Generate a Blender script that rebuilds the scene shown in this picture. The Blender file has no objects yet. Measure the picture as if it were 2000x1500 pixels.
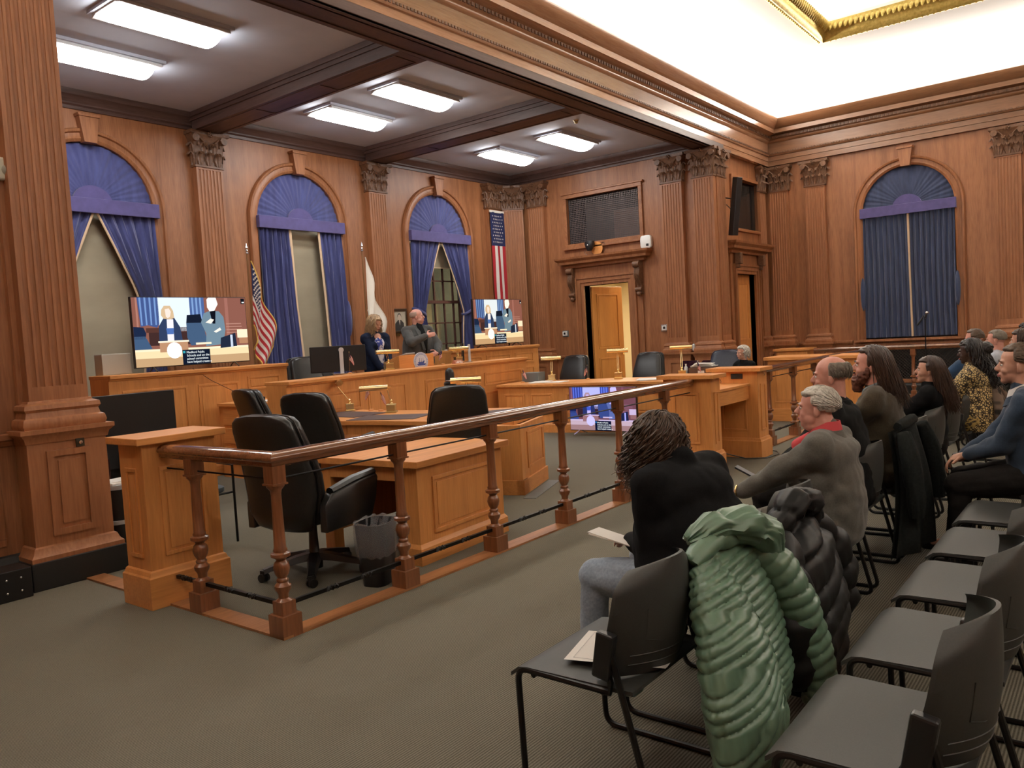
import bpy, bmesh, math, random
from math import sin, cos, pi, radians as rad, sqrt, atan2
from mathutils import Vector, Matrix, Euler, Quaternion, noise
random.seed(7)
S = bpy.context.scene
COL = S.collection
V3 = Vector

# ---------------------------------------------------------------- camera
F_PX, YAW, PIT, ROL = 1552.466, rad(51.92446), rad(-3.39061), rad(-3.31155)
fw = V3((sin(YAW)*cos(PIT), cos(YAW)*cos(PIT), sin(PIT)))
r0 = V3((cos(YAW), -sin(YAW), 0)); u0 = r0.cross(fw)
rr = cos(ROL)*r0 + sin(ROL)*u0; uu = -sin(ROL)*r0 + cos(ROL)*u0
cam = bpy.data.cameras.new('camera'); cam.sensor_width = 36; cam.sensor_fit = 'HORIZONTAL'
cam.lens = 36*F_PX/2000; cam.clip_end = 200; cam.clip_start = .05
co = bpy.data.objects.new('camera', cam); COL.objects.link(co)
M = Matrix((rr, uu, -fw)).transposed().to_4x4(); M.translation = (0, 0, 1.6)
co.matrix_world = M
S.camera = co

# ---------------------------------------------------------------- world, exposure
w = bpy.data.worlds.new('night'); S.world = w; w.use_nodes = True
w.node_tree.nodes['Background'].inputs[0].default_value = (.05, .07, .12, 1)
w.node_tree.nodes['Background'].inputs[1].default_value = .25
S.view_settings.view_transform = 'Standard'; S.view_settings.look = 'None'
S.view_settings.gamma = 1; S.view_settings.use_curve_mapping = False
S.view_settings.exposure = 0.0
S.cycles.max_bounces = 7; S.cycles.diffuse_bounces = 5; S.cycles.glossy_bounces = 3
S.cycles.use_denoising = True
S.cycles.sample_clamp_indirect = 6

# hidden cove lamps standing on the ledge of the hall cornice, shining up at the plaster ceiling
def area(name, loc, sx, sy, power, direction, color=(1, .93, .84), spread=pi):
    L = bpy.data.lights.new(name, 'AREA'); L.shape = 'RECTANGLE'; L.size = sx; L.size_y = sy
    L.energy = power; L.color = color; L.spread = spread
    o = bpy.data.objects.new(name, L); COL.objects.link(o); o.location = loc
    o.rotation_euler = V3(direction).to_track_quat('-Z', 'Y').to_euler()
    return o
COVE = 31
area('cove_lamp', (8.0, 6.02, 5.98), 18.0, .2, COVE*18*1.2, (0, -.5, 1))
area('cove_lamp', (17.2, -.2, 5.98), 12.0, .2, COVE*12*1.2, (-.5, 0, 1)).rotation_euler = Euler((rad(180), rad(-27), rad(0)))
area('cove_lamp', (-1.0, -.2, 5.98), 12.0, .2, COVE*12*.6, (.5, 0, 1)).rotation_euler = Euler((rad(180), rad(27), rad(0)))
area('cove_lamp', (8.0, -6.3, 5.98), 18.0, .2, COVE*18*.65, (0, .5, 1))
for x_, y_, sx_, sy_ in ((8.2, 4.3, 13, .06), (8.2, -4.68, 13, .06)): area('coffer_fill', (x_, y_, 6.86), sx_, sy_, 95, (0, -.6 if y_ > 0 else .6, 1))  # added fill lights, hidden above the gilt frame to whiten the coffer
for x_ in (1.55, 14.83): area('coffer_fill', (x_, -.2, 6.86), .06, 8.5, 60, (0, 0, 1))  # more added fill along the short sides of the coffer
for l in [o for o in COL.objects if o.type == 'LIGHT' and o.name.startswith('cove')]:
    if l.location.x > 17 or l.location.x < 0:
        l.data.size, l.data.size_y = .2, 12.0

# ---------------------------------------------------------------- materials
MATS = {}
def lin(c):
    return tuple(((x/255+.055)/1.055)**2.4 if x > 10.3 else x/255/12.92 for x in c)
def base(name, rgb=(.5, .5, .5), rough=.6, metal=0, spec=.5, srgb=None, sheen=0, coat=0):
    if srgb: rgb = lin(srgb)
    m = bpy.data.materials.new(name); m.use_nodes = True; b = m.node_tree.nodes['Principled BSDF']
    b.inputs['Base Color'].default_value = (*rgb, 1); b.inputs['Roughness'].default_value = rough
    b.inputs['Metallic'].default_value = metal; b.inputs['Specular IOR Level'].default_value = spec
    if sheen: b.inputs['Sheen Weight'].default_value = sheen
    if coat: b.inputs['Coat Weight'].default_value = coat; b.inputs['Coat Roughness'].default_value = .15
    MATS[name] = m
    return m
def N(m, t, **k):
    n = m.node_tree.nodes.new(t)
    for a, v in k.items(): setattr(n, a, v)
    return n
def LK(m, a, b): m.node_tree.links.new(a, b)
def noisy(name, c1, c2, scale=(8, 8, 8), rough=.6, bump=.2, bdist=.002, detail=4, metal=0, spec=.5, lo=.3, hi=.7, sheen=0, coat=0, dist=0):
    m = base(name, c1, rough, metal, spec, sheen=sheen, coat=coat); b = m.node_tree.nodes['Principled BSDF']
    tc = N(m, 'ShaderNodeTexCoord'); mp = N(m, 'ShaderNodeMapping'); mp.inputs['Scale'].default_value = scale
    nz = N(m, 'ShaderNodeTexNoise'); nz.inputs['Scale'].default_value = 1; nz.inputs['Detail'].default_value = detail
    nz.inputs['Distortion'].default_value = dist
    cr = N(m, 'ShaderNodeValToRGB'); cr.color_ramp.elements[0].position = lo; cr.color_ramp.elements[1].position = hi
    cr.color_ramp.elements[0].color = (*c2, 1); cr.color_ramp.elements[1].color = (*c1, 1)
    LK(m, tc.outputs['Object'], mp.inputs[0]); LK(m, mp.outputs[0], nz.inputs['Vector']); LK(m, nz.outputs['Fac'], cr.inputs[0])
    LK(m, cr.outputs[0], b.inputs['Base Color'])
    if bump:
        bp = N(m, 'ShaderNodeBump'); bp.inputs['Strength'].default_value = bump; bp.inputs['Distance'].default_value = bdist
        LK(m, nz.outputs['Fac'], bp.inputs['Height']); LK(m, bp.outputs[0], b.inputs['Normal'])
    return m
def wood(name, c, axis='z', rough=.42, contrast=.62, coat=0.0):
    """oak: long grain along one axis, broad cathedral figure plus fine pores"""
    m = base(name, c, rough, coat=coat); b = m.node_tree.nodes['Principled BSDF']
    tc = N(m, 'ShaderNodeTexCoord')
    s = {'z': (1, 1, .07), 'x': (.07, 1, 1), 'y': (1, .07, 1)}[axis]
    mp = N(m, 'ShaderNodeMapping'); mp.inputs['Scale'].default_value = tuple(6*a for a in s)
    mf = N(m, 'ShaderNodeMapping'); mf.inputs['Scale'].default_value = tuple(70*a for a in s)
    n1 = N(m, 'ShaderNodeTexNoise'); n1.inputs['Scale'].default_value = 1; n1.inputs['Detail'].default_value = 3; n1.inputs['Distortion'].default_value = 1.2
    n2 = N(m, 'ShaderNodeTexNoise'); n2.inputs['Scale'].default_value = 1; n2.inputs['Detail'].default_value = 3
    for a, n in ((mp, n1), (mf, n2)):
        LK(m, tc.outputs['Object'], a.inputs[0]); LK(m, a.outputs[0], n.inputs['Vector'])
    mx = N(m, 'ShaderNodeMath', operation='MULTIPLY_ADD'); mx.inputs[1].default_value = .45
    LK(m, n2.outputs['Fac'], mx.inputs[0])
    h = N(m, 'ShaderNodeMath', operation='MULTIPLY'); h.inputs[1].default_value = .55; LK(m, n1.outputs['Fac'], h.inputs[0])
    LK(m, h.outputs[0], mx.inputs[2])
    cr = N(m, 'ShaderNodeValToRGB'); e = cr.color_ramp.elements
    e[0].position = .38; e[1].position = .6
    d = tuple(x*contrast*(1 - .06*i) for i, x in enumerate(c))
    e[0].color = (*d, 1); e[1].color = (*c, 1)
    LK(m, mx.outputs[0], cr.inputs[0]); LK(m, cr.outputs[0], b.inputs['Base Color'])
    bp = N(m, 'ShaderNodeBump'); bp.inputs['Strength'].default_value = .12; bp.inputs['Distance'].default_value = .001
    LK(m, n2.outputs['Fac'], bp.inputs['Height']); LK(m, bp.outputs[0], b.inputs['Normal'])
    return m
def emis(name, rgb, st=1):
    m = bpy.data.materials.new(name); m.use_nodes = True; nt = m.node_tree; nt.nodes.remove(nt.nodes['Principled BSDF'])
    e = nt.nodes.new('ShaderNodeEmission'); e.inputs[0].default_value = (*rgb, 1); e.inputs[1].default_value = st
    nt.links.new(e.outputs[0], nt.nodes['Material Output'].inputs[0]); MATS[name] = m
    return m

WW = (.35, .142, .058)
wall_wood = wood('wall_oak', WW, 'z', .45)
wall_wood_x = wood('wall_oak_x', WW, 'x', .42)
wall_wood_y = wood('wall_oak_y', WW, 'y', .42)
ent_lit_x = wood('entablature_oak_lit_x', (.42, .22, .125), 'x', .25, .75, coat=.6)  # front run lightened: ceiling glare is painted into the oak colour
ent_shaded_y = wood('entablature_oak_shaded_y', (.24, .115, .056), 'y', .32, .72, coat=.2)  # same oak darkened: weaker light on the side runs painted in
beam_wood = wood('beam_oak', (.11, .062, .052), 'y', .45)
beam_wood_x = wood('beam_oak_x', (.11, .062, .052), 'x', .45)
pil_wood = wood('pilaster_oak', (.36, .148, .062), 'z', .45, .72)
carved = noisy('carved_oak', (.20, .095, .048), (.10, .046, .022), (30, 30, 30), .5, .5, .004)
desk_v = wood('desk_oak', (.72, .315, .094), 'z', .38, .82)
desk_x = wood('desk_oak_x', (.72, .315, .094), 'x', .4, .82)
desk_y = wood('desk_oak_y', (.72, .315, .094), 'y', .4, .82)
rail_x = wood('rail_oak_x', (.22, .085, .036), 'x', .12, .6, coat=1)
rail_x.node_tree.nodes['Principled BSDF'].inputs['Coat Roughness'].default_value = .06
rail_y = wood('rail_oak_y', (.26, .095, .035), 'y', .18, .6, coat=.6)
post_wood = wood('post_oak', (.27, .10, .04), 'z', .3, .6, coat=.3)
strip_wood = wood('strip_oak', (.40, .17, .065), 'x', .4)
door_wood = wood('door_oak', (.62, .27, .07), 'z', .35, .85)
black_paint = base('black_paint', (.012, .012, .012), .5)
iron = base('wrought_iron', (.012, .011, .010), .4, .6)
plaster = base('white_plaster', (.86, .85, .82), .9)
paint_grey = noisy('ceiling_paint', (.56, .60, .70), (.52, .56, .66), (3, 3, 3), .85, .05)
gold = noisy('gilding', (.72, .55, .17), (.48, .34, .08), (25, 25, 25), .35, .5, .006, metal=.55)
brass = base('brass', (.88, .68, .34), .25, 1)
brass_dull = base('brass_dull', (.50, .40, .20), .4, 1)
leather = noisy('black_leather', (.018, .018, .018), (.012, .012, .012), (60, 60, 60), .33, .25, .001)
leather_blue = noisy('blue_leather', (.018, .025, .05), (.012, .016, .035), (60, 60, 60), .4, .25, .001)
maroon = noisy('maroon_leather', (.05, .015, .03), (.02, .006, .014), (25, 25, 25), .25, .4, .004)
seat_grey = noisy('grey_plastic', (.042, .043, .040), (.034, .035, .032), (220, 220, 220), .55, .3, .0006)
frame_black = base('black_steel', (.008, .008, .008), .35, .3)
plastic_black = base('black_plastic', (.012, .012, .013), .35)
plastic_grey = base('grey_plastic_shell', (.13, .14, .135), .5)
plastic_white = base('white_plastic', (.75, .75, .72), .4)
chrome = base('silver_metal', (.7, .7, .7), .25, 1)
paper = base('paper', (.82, .80, .76), .8)
ink = base('ink', (.08, .08, .08), .8)
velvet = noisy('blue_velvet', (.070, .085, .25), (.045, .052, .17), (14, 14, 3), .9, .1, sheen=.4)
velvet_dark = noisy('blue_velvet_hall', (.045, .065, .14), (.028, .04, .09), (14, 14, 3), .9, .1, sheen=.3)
pelmet_m = noisy('purple_velvet', (.10, .085, .25), (.08, .068, .20), (10, 10, 10), .9, .05, sheen=.3)
cream = base('cream_lining', (.68, .50, .33), .8)
shade_m = noisy('roller_shade_cloth', (.40, .35, .25), (.32, .28, .20), (1.2, 1.2, 2.5), .9, .05, lo=.3, hi=.7)
felt = base('brown_blotter', (.06, .035, .035), .55)
glass_n = bpy.data.materials.new('night_glass'); glass_n.use_nodes = True
_nt = glass_n.node_tree; _nt.nodes.remove(_nt.nodes['Principled BSDF']); _t = _nt.nodes.new('ShaderNodeBsdfTransparent'); _g = _nt.nodes.new('ShaderNodeBsdfGlossy'); _x = _nt.nodes.new('ShaderNodeMixShader')
_g.inputs['Roughness'].default_value = .03; _x.inputs[0].default_value = .12; _t.inputs[0].default_value = (.85, .88, .85, 1)
_nt.links.new(_t.outputs[0], _x.inputs[1]); _nt.links.new(_g.outputs[0], _x.inputs[2]); _nt.links.new(_x.outputs[0], _nt.nodes['Material Output'].inputs[0])
glass_b = base('window_glow', (.13, .14, .12), .08)  # opaque dark pane for the covered windows
wfr = base('window_frame_paint', (.13, .06, .045), .5)
void = base('dark_recess', (.01, .01, .01), .9)
tape = base('grey_tape', (.09, .10, .10), .5)
bag = base('clear_liner', (.55, .58, .62), .25); bag.node_tree.nodes['Principled BSDF'].inputs['Alpha'].default_value = .25
tube_light = emis('fluorescent', (1, .975, .94), 29)
hall2 = emis('lit_room_wall', (1, .8, .45), .9)
us_red = base('flag_red', (.42, .02, .03), .8); us_white = base('flag_white', (.75, .70, .66), .8); us_blue = base('flag_navy', (.012, .018, .08), .8)
cityw = base('banner_white', (.80, .76, .68), .85); cityo = base('banner_orange', (.75, .25, .03), .85); cityb = base('banner_blue', (.03, .04, .15), .85)
fringe = base('gold_fringe', (.70, .45, .10), .6)

# carpet with fine ribs along x
carpet = base('carpet', (.2, .17, .13), .95, spec=.1); _b = carpet.node_tree.nodes['Principled BSDF']
_tc = N(carpet, 'ShaderNodeTexCoord'); _wv = N(carpet, 'ShaderNodeTexWave', bands_direction='Y'); _wv.inputs['Scale'].default_value = 24
_wv.inputs['Distortion'].default_value = .6; _wv.inputs['Detail'].default_value = 2; _wv.inputs['Detail Scale'].default_value = 4
_nz = N(carpet, 'ShaderNodeTexNoise'); _nz.inputs['Scale'].default_value = 160; _nz.inputs['Detail'].default_value = 2
_n2 = N(carpet, 'ShaderNodeTexNoise'); _n2.inputs['Scale'].default_value = .7; _n2.inputs['Detail'].default_value = 3
for n in (_wv, _nz, _n2): LK(carpet, _tc.outputs['Object'], n.inputs['Vector'])
_ad = N(carpet, 'ShaderNodeMath', operation='MULTIPLY_ADD'); _ad.inputs[1].default_value = .55
LK(carpet, _wv.outputs['Fac'], _ad.inputs[0]); _h = N(carpet, 'ShaderNodeMath', operation='MULTIPLY'); _h.inputs[1].default_value = .45
LK(carpet, _nz.outputs['Fac'], _h.inputs[0]); LK(carpet, _h.outputs[0], _ad.inputs[2])
_cr = N(carpet, 'ShaderNodeValToRGB'); _cr.color_ramp.elements[0].position = .2; _cr.color_ramp.elements[1].position = .75
_cr.color_ramp.elements[0].color = (.086, .078, .057, 1); _cr.color_ramp.elements[1].color = (.23, .21, .165, 1)
LK(carpet, _ad.outputs[0], _cr.inputs[0])
_mx = N(carpet, 'ShaderNodeMixRGB', blend_type='MULTIPLY'); _mx.inputs[0].default_value = .25
LK(carpet, _cr.outputs[0], _mx.inputs[1]); LK(carpet, _n2.outputs['Fac'], _mx.inputs[2]); LK(carpet, _mx.outputs[0], _b.inputs['Base Color'])
_bp = N(carpet, 'ShaderNodeBump'); _bp.inputs['Strength'].default_value = .5; _bp.inputs['Distance'].default_value = .004
LK(carpet, _ad.outputs[0], _bp.inputs['Height']); LK(carpet, _bp.outputs[0], _b.inputs['Normal'])

# ---------------------------------------------------------------- mesh builder
class MB:
    def __init__(s): s.v = []; s.f = []; s.m = []; s.T = Matrix()
    def add(s, vs, fs, m=0):
        n = len(s.v); s.v += [s.T @ V3(p) for p in vs]
        s.f += [tuple(i+n for i in f) for f in fs]; s.m += [m]*len(fs); return s
    def box(s, x0, x1, y0, y1, z0, z1, m=0):
        x0, x1 = min(x0, x1), max(x0, x1); y0, y1 = min(y0, y1), max(y0, y1); z0, z1 = min(z0, z1), max(z0, z1)
        return s.add([(x0, y0, z0), (x1, y0, z0), (x1, y1, z0), (x0, y1, z0), (x0, y0, z1), (x1, y0, z1), (x1, y1, z1), (x0, y1, z1)],
                     [(0, 3, 2, 1), (4, 5, 6, 7), (0, 1, 5, 4), (1, 2, 6, 5), (2, 3, 7, 6), (3, 0, 4, 7)], m)
    def cbox(s, c, d, m=0, rot=None):
        T = s.T.copy()
        s.T = T @ Matrix.Translation(c) @ (rot.to_matrix().to_4x4() if rot else Matrix())
        s.box(-d[0]/2, d[0]/2, -d[1]/2, d[1]/2, -d[2]/2, d[2]/2, m); s.T = T; return s
    def loop(s, rings, m=0, cap=True, closed=True):
        """skin a list of equal-length vertex rings"""
        n = len(rings[0]); vs = [p for r in rings for p in r]; fs = []
        for i in range(len(rings)-1):
            for j in range(n if closed else n-1):
                k = (j+1) % n; fs.append((i*n+j, i*n+k, (i+1)*n+k, (i+1)*n+j))
        if cap and closed:
            fs.append(tuple(range(n-1, -1, -1))); b = (len(rings)-1)*n; fs.append(tuple(b+j for j in range(n)))
        return s.add(vs, fs, m)
    def tube(s, pts, r, seg=8, m=0, closed=False, cap=True):
        pts = [V3(p) for p in pts]; n = len(pts)
        rs = r if isinstance(r, (list, tuple)) else [r]*n
        rings = []; up = None
        for i, p in enumerate(pts):
            if closed: t = pts[(i+1) % n] - pts[i-1]
            else: t = pts[min(i+1, n-1)] - pts[max(i-1, 0)]
            if t.length < 1e-9: t = V3((0, 0, 1))
            t.normalize()
            if up is None:
                up = V3((0, 0, 1)) if abs(t.z) < .9 else V3((1, 0, 0))
            a = t.cross(up)
            if a.length < 1e-6: a = t.orthogonal()
            a.normalize(); b = a.cross(t); up = b
            rings.append([p + rs[i]*(cos(2*pi*k/seg)*a + sin(2*pi*k/seg)*b) for k in range(seg)])
        if closed: rings.append(rings[0])
        return s.loop(rings, m, cap and not closed)
    def lathe(s, prof, c=(0, 0, 0), seg=16, m=0, axis='z', sx=1, sy=1):
        rings = []
        for r, z in prof:
            ring = []
            for k in range(seg):
                a = 2*pi*k/seg; x, y = max(r, 1e-4)*cos(a)*sx, max(r, 1e-4)*sin(a)*sy
                p = {'z': (x, y, z), 'x': (z, x, y), 'y': (y, z, x)}[axis]
                ring.append((p[0]+c[0], p[1]+c[1], p[2]+c[2]))
            rings.append(ring)
        return s.loop(rings, m, True)
    def prism(s, poly, a, b, axis='y', m=0):
        """poly in the other two axes: y->(x,z), x->(y,z), z->(x,y)"""
        f = {'y': lambda p, q: (p[0], q, p[1]), 'x': lambda p, q: (q, p[0], p[1]), 'z': lambda p, q: (p[0], p[1], q)}[axis]
        return s.loop([[f(p, a) for p in poly], [f(p, b) for p in poly]], m, True)
    def sweep(s, prof, path, m=0, closed=False, cap=True):
        """prof = closed polygon of (offset, z); path = plan polyline; offset goes to the path's right"""
        P = [V3((p[0], p[1])) for p in path]; n = len(P); rings = []
        for i in range(n):
            a = P[i] - P[i-1] if (i > 0 or closed) else P[1]-P[0]
            b = P[(i+1) % n] - P[i] if (i < n-1 or closed) else P[n-1]-P[n-2]
            a.normalize(); b.normalize()
            na = V3((a.y, -a.x)); nb = V3((b.y, -b.x)); mt = na+nb
            if mt.length < 1e-6: mt = na
            mt.normalize(); k = 1/max(.35, mt.dot(na))
            rings.append([(P[i].x + mt.x*k*o, P[i].y + mt.y*k*o, z) for o, z in prof])
        if closed: rings.append(rings[0])
        return s.loop(rings, m, cap and not closed)
    def grid(s, fn, nu, nv, m=0, mf=None):
        vs = [fn(i/nu, j/nv) for j in range(nv+1) for i in range(nu+1)]
        fs = [(j*(nu+1)+i, j*(nu+1)+i+1, (j+1)*(nu+1)+i+1, (j+1)*(nu+1)+i) for j in range(nv) for i in range(nu)]
        k = len(s.m); s.add(vs, fs, m)
        if mf:
            q = 0
            for j in range(nv):
                for i in range(nu): s.m[k+q] = mf((i+.5)/nu, (j+.5)/nv); q += 1
        return s
    def ell(s, c, r, rot=None, seg=14, rings=9, m=0):
        R = rot if rot else Matrix.Identity(3); rg = []
        for i in range(rings+1):
            t = pi*i/rings; z = -cos(t); q = max(sin(t), .02)
            rg.append([V3(c) + R @ V3((r[0]*q*cos(2*pi*k/seg), r[1]*q*sin(2*pi*k/seg), r[2]*z)) for k in range(seg)])
        return s.loop(rg, m, True)
    def cap2(s, p, q, r1, r2, seg=12, m=0):
        """round-ended tapering limb"""
        p, q = V3(p), V3(q); d = q-p; L = d.length
        t = d.normalized() if L > 1e-6 else V3((0, 0, 1)); a = t.orthogonal().normalized(); b = t.cross(a); rg = []
        for k in range(4): an = pi/2*(k/4); rg.append((p - t*r1*cos(an), max(r1*sin(an), r1*.03)))
        rg.append((p, r1)); rg.append((q, r2))
        for k in range(1, 5): an = pi/2*(1-k/4); rg.append((q + t*r2*cos(an), max(r2*sin(an), r2*.03)))
        return s.loop([[c + r*(cos(2*pi*k/seg)*a + sin(2*pi*k/seg)*b) for k in range(seg)] for c, r in rg], m, True)
    def mesh(s, name, mats, fix=True):
        me = bpy.data.meshes.new(name); me.from_pydata([tuple(p) for p in s.v], [], s.f)
        for mt in (mats if isinstance(mats, (list, tuple)) else [mats]): me.materials.append(mt)
        me.polygons.foreach_set('material_index', s.m); me.validate(); me.update()
        if fix and len(me.polygons) < 60000:
            bm = bmesh.new(); bm.from_mesh(me); bmesh.ops.recalc_face_normals(bm, faces=bm.faces); bm.to_mesh(me); bm.free()
        return me
    def build(s, name, mats, parent=None, smooth=40, bevel=0, loc=None):
        me = s.mesh(name, mats)
        if smooth:
            me.polygons.foreach_set('use_smooth', [True]*len(me.polygons)); me.set_sharp_from_angle(angle=rad(smooth))
        o = bpy.data.objects.new(name, me); COL.objects.link(o)
        if parent: o.parent = parent
        if loc: o.location = loc
        if bevel:
            b = o.modifiers.new('bevel', 'BEVEL'); b.width = bevel; b.segments = 2; b.limit_method = 'ANGLE'; b.angle_limit = rad(50)
        return o
def tag(o, label=None, cat=None, group=None, kind=None):
    if label: o['label'] = label
    if cat: o['category'] = cat
    if group: o['group'] = group
    if kind: o['kind'] = kind
    return o
def thing(name, label, cat, loc=(0, 0, 0), rz=0, group=None, kind=None):
    o = bpy.data.objects.new(name, None); o.empty_display_size = .1; COL.objects.link(o); o.location = loc; o.rotation_euler = (0, 0, rz)
    return tag(o, label, cat, group, kind)
def copy_tree(o, parent=None):
    c = o.copy(); COL.objects.link(c)
    if parent is not None: c.parent = parent
    for ch in [x for x in COL.objects if x.parent == o]: copy_tree(ch, c)
    return c
def struct(o): o['kind'] = 'structure'; return o
def text_mesh(body, size, mat, T, parent=None, name='lettering', align='LEFT', ext=.0006):
    cu = bpy.data.curves.new(name, 'FONT'); cu.body = body; cu.size = size; cu.align_x = align; cu.extrude = ext
    t = bpy.data.objects.new(name, cu); COL.objects.link(t)
    bpy.context.view_layer.update()
    me = bpy.data.meshes.new_from_object(t.evaluated_get(bpy.context.evaluated_depsgraph_get()))
    COL.objects.unlink(t); bpy.data.objects.remove(t)
    me.transform(T); me.materials.clear(); me.materials.append(mat)
    o = bpy.data.objects.new(name, me); COL.objects.link(o); o.parent = parent
    return o
def frame_mould(mb, x0, x1, z0, z1, y, w=.03, d=.014, m=0):
    """picture-frame moulding on a face looking to -y (y is the face)"""
    for a, b, c, e in ((x0, x1, z0, z0+w), (x0, x1, z1-w, z1), (x0, x0+w, z0+w, z1-w), (x1-w, x1, z0+w, z1-w)):
        mb.box(a, b, y-d, y, c, e, m)
    mb.box(x0+w*1.7, x1-w*1.7, y-d*.45, y, z0+w*1.7, z1-w*1.7, m)
# ================================================================ ROOM SHELL
YA, XB, YF, XC, XL, YR = 11.2, 14.6, 6.35, 17.5, -1.2, -6.6    # back wall, alcove right wall, hall front plane, hall right wall, hall left, hall rear
ZC, ZB, ZT = 5.22, 4.97, 5.87
struct(MB().box(XL-.3, 19.5, YR-.3, YA+.6, -.12, 0).build('floor', carpet, smooth=0))
WCX = (5.23, 8.68, 12.13)

def pane_wall(mb, x0, x1, z0, z1, y0, y1, holes):
    """wall slab facing -y with arched (cx, half, sill, spring, 'arch') or square holes (cx, half, sill, top, 'sq')"""
    x = x0; n = 14
    for cx, h, s, t, kind in sorted(holes):
        mb.box(x, cx-h, y0, y1, z0, z1)
        if s > z0: mb.box(cx-h, cx+h, y0, y1, z0, s)
        if kind == 'sq': mb.box(cx-h, cx+h, y0, y1, t, z1)
        else:
            p = [(cx-h*cos(pi*k/n), t+h*sin(pi*k/n)) for k in range(n+1)]
            for k in range(n):
                mb.prism([p[k], p[k+1], (p[k+1][0], z1), (p[k][0], z1)], y0, y1)
        x = cx+h
    mb.box(x, x1, y0, y1, z0, z1)
mb = MB(); pane_wall(mb, 2.3, XB+.3, 0, 5.4, YA, YA+.34, [(c, .86, 1.1, 3.72, 'arch') for c in WCX])
struct(mb.build('wall_back', wall_wood, smooth=0))
mb = MB(); mb.T = Matrix.Translation((XB, 0, 0)) @ Matrix.Rotation(-pi/2, 4, 'Z')
# local x = -y world
pane_wall(mb, -11.2, -6.4, 0, 2.95, 0, .22, [(-8.75, .545, 0, 2.6, 'sq')])
pane_wall(mb, -11.2, -6.4, 2.95, 5.4, 0, .22, [(-8.76, .88, 3.52, 4.5, 'sq')])
struct(mb.build('wall_alcove_right', wall_wood, smooth=0))
struct(MB().box(2.3, 2.72, 6.66, YA, 0, 5.4).build('wall_alcove_left', wall_wood, smooth=0))
mb = MB(); mb.T = Matrix.Translation((0, YF, 0))
pane_wall(mb, 15.0, XC+.2, 0, 2.95, 0, .3, [(16.17, .5, 0, 2.62, 'sq')])
pane_wall(mb, 15.0, XC+.2, 2.95, 5.2, 0, .3, [(16.35, .73, 3.55, 4.55, 'sq')])
mb.box(XL-.2, 2.30, 0, .3, 0, 5.2)
struct(mb.build('wall_front', wall_wood, smooth=0))
mb = MB(); mb.T = Matrix.Translation((XC, 0, 0)) @ Matrix.Rotation(-pi/2, 4, 'Z')
pane_wall(mb, -6.4, 6.6, 0, 5.2, 0, .3, [(-3.5, .84, 1.12, 3.70, 'arch')])
struct(mb.build('wall_right', wall_wood, smooth=0))
struct(MB().box(XL-.2, XL, YR-.2, YF, 0, 5.2).build('wall_left', wall_wood, smooth=0))
struct(MB().box(XL-.2, XC+.2, YR-.2, YR, 0, 5.2).build('wall_rear', wall_wood, smooth=0))
# everything above the entablature: plaster cove and ceiling with a sunk coffer
loopP = [(XL, 6.22), (17.42, 6.22), (17.42, YR), (XL, YR)]
mb = MB(); mb.sweep([(0, ZT), (.0, 6.1), (.06, 6.24), (.22, 6.38), (.5, 6.47), (.9, 6.5), (.9, 6.6), (-.3, 6.6), (-.3, ZT)], loopP, closed=True)
GX0, GX1, GY0, GY1 = 1.6, 14.75, -4.6, 4.22
mb.box(XL+.8, 16.6, GY1, 5.4, 6.5, 6.6).box(XL+.8, 16.6, YR+.8, GY0, 6.5, 6.6).box(XL+.8, GX0, GY0, GY1, 6.5, 6.6).box(GX1, 16.6, GY0, GY1, 6.5, 6.6)
mb.box(GX0-.3, GX1+.3, GY1+.2, GY1+.28, 6.6, 7.3).box(GX0-.3, GX1+.3, GY0-.28, GY0-.2, 6.6, 7.3).box(GX0-.28, GX0-.2, GY0-.2, GY1+.2, 6.6, 7.3).box(GX1+.2, GX1+.28, GY0-.2, GY1+.2, 6.6, 7.3)
mb.box(GX0-.3, GX1+.3, GY0-.3, GY1+.3, 7.3, 7.4)
struct(mb.build('ceiling', plaster, smooth=30))
prof = [(-.12, ZB), (0, ZB), (0, 5.07), (.012, 5.075), (.012, 5.17), (.035, 5.18), (.05, 5.21), (.05, 5.235), (.01, 5.245), (.01, 5.45), (.03, 5.46),
        (.05, 5.49), (.05, 5.51), (.09, 5.53), (.09, 5.585), (.11, 5.60), (.23, 5.605), (.23, 5.69), (.25, 5.70), (.27, 5.72), (.32, 5.77), (.355, 5.83), (.365, ZT), (.30, ZT), (.28, 5.80), (-.12, 5.80)]
mb = MB(); mb.sweep(prof, loopP, closed=True)
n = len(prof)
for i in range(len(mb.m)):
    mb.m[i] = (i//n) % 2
ent = struct(mb.build('trim_1', [ent_lit_x, ent_shaded_y], smooth=35)); ent.name = 'trim_1'
# bead course under the frieze and egg course under the corona
mb = MB()
for x in [2.3+.055*k for k in range(276)]: mb.cbox((x, 6.22-.052, 5.222), (.034, .02, .03))
for x in [2.3+.075*k for k in range(203)]: mb.cbox((x, 6.22-.092, 5.555), (.045, .03, .045))
for y in [6.1-.055*k for k in range(96)]: mb.cbox((17.42-.052, y, 5.222), (.02, .034, .03))
for y in [6.1-.075*k for k in range(70)]: mb.cbox((17.42-.092, y, 5.555), (.03, .045, .045))
struct(mb.build('trim_2', carved, smooth=0))
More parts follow.
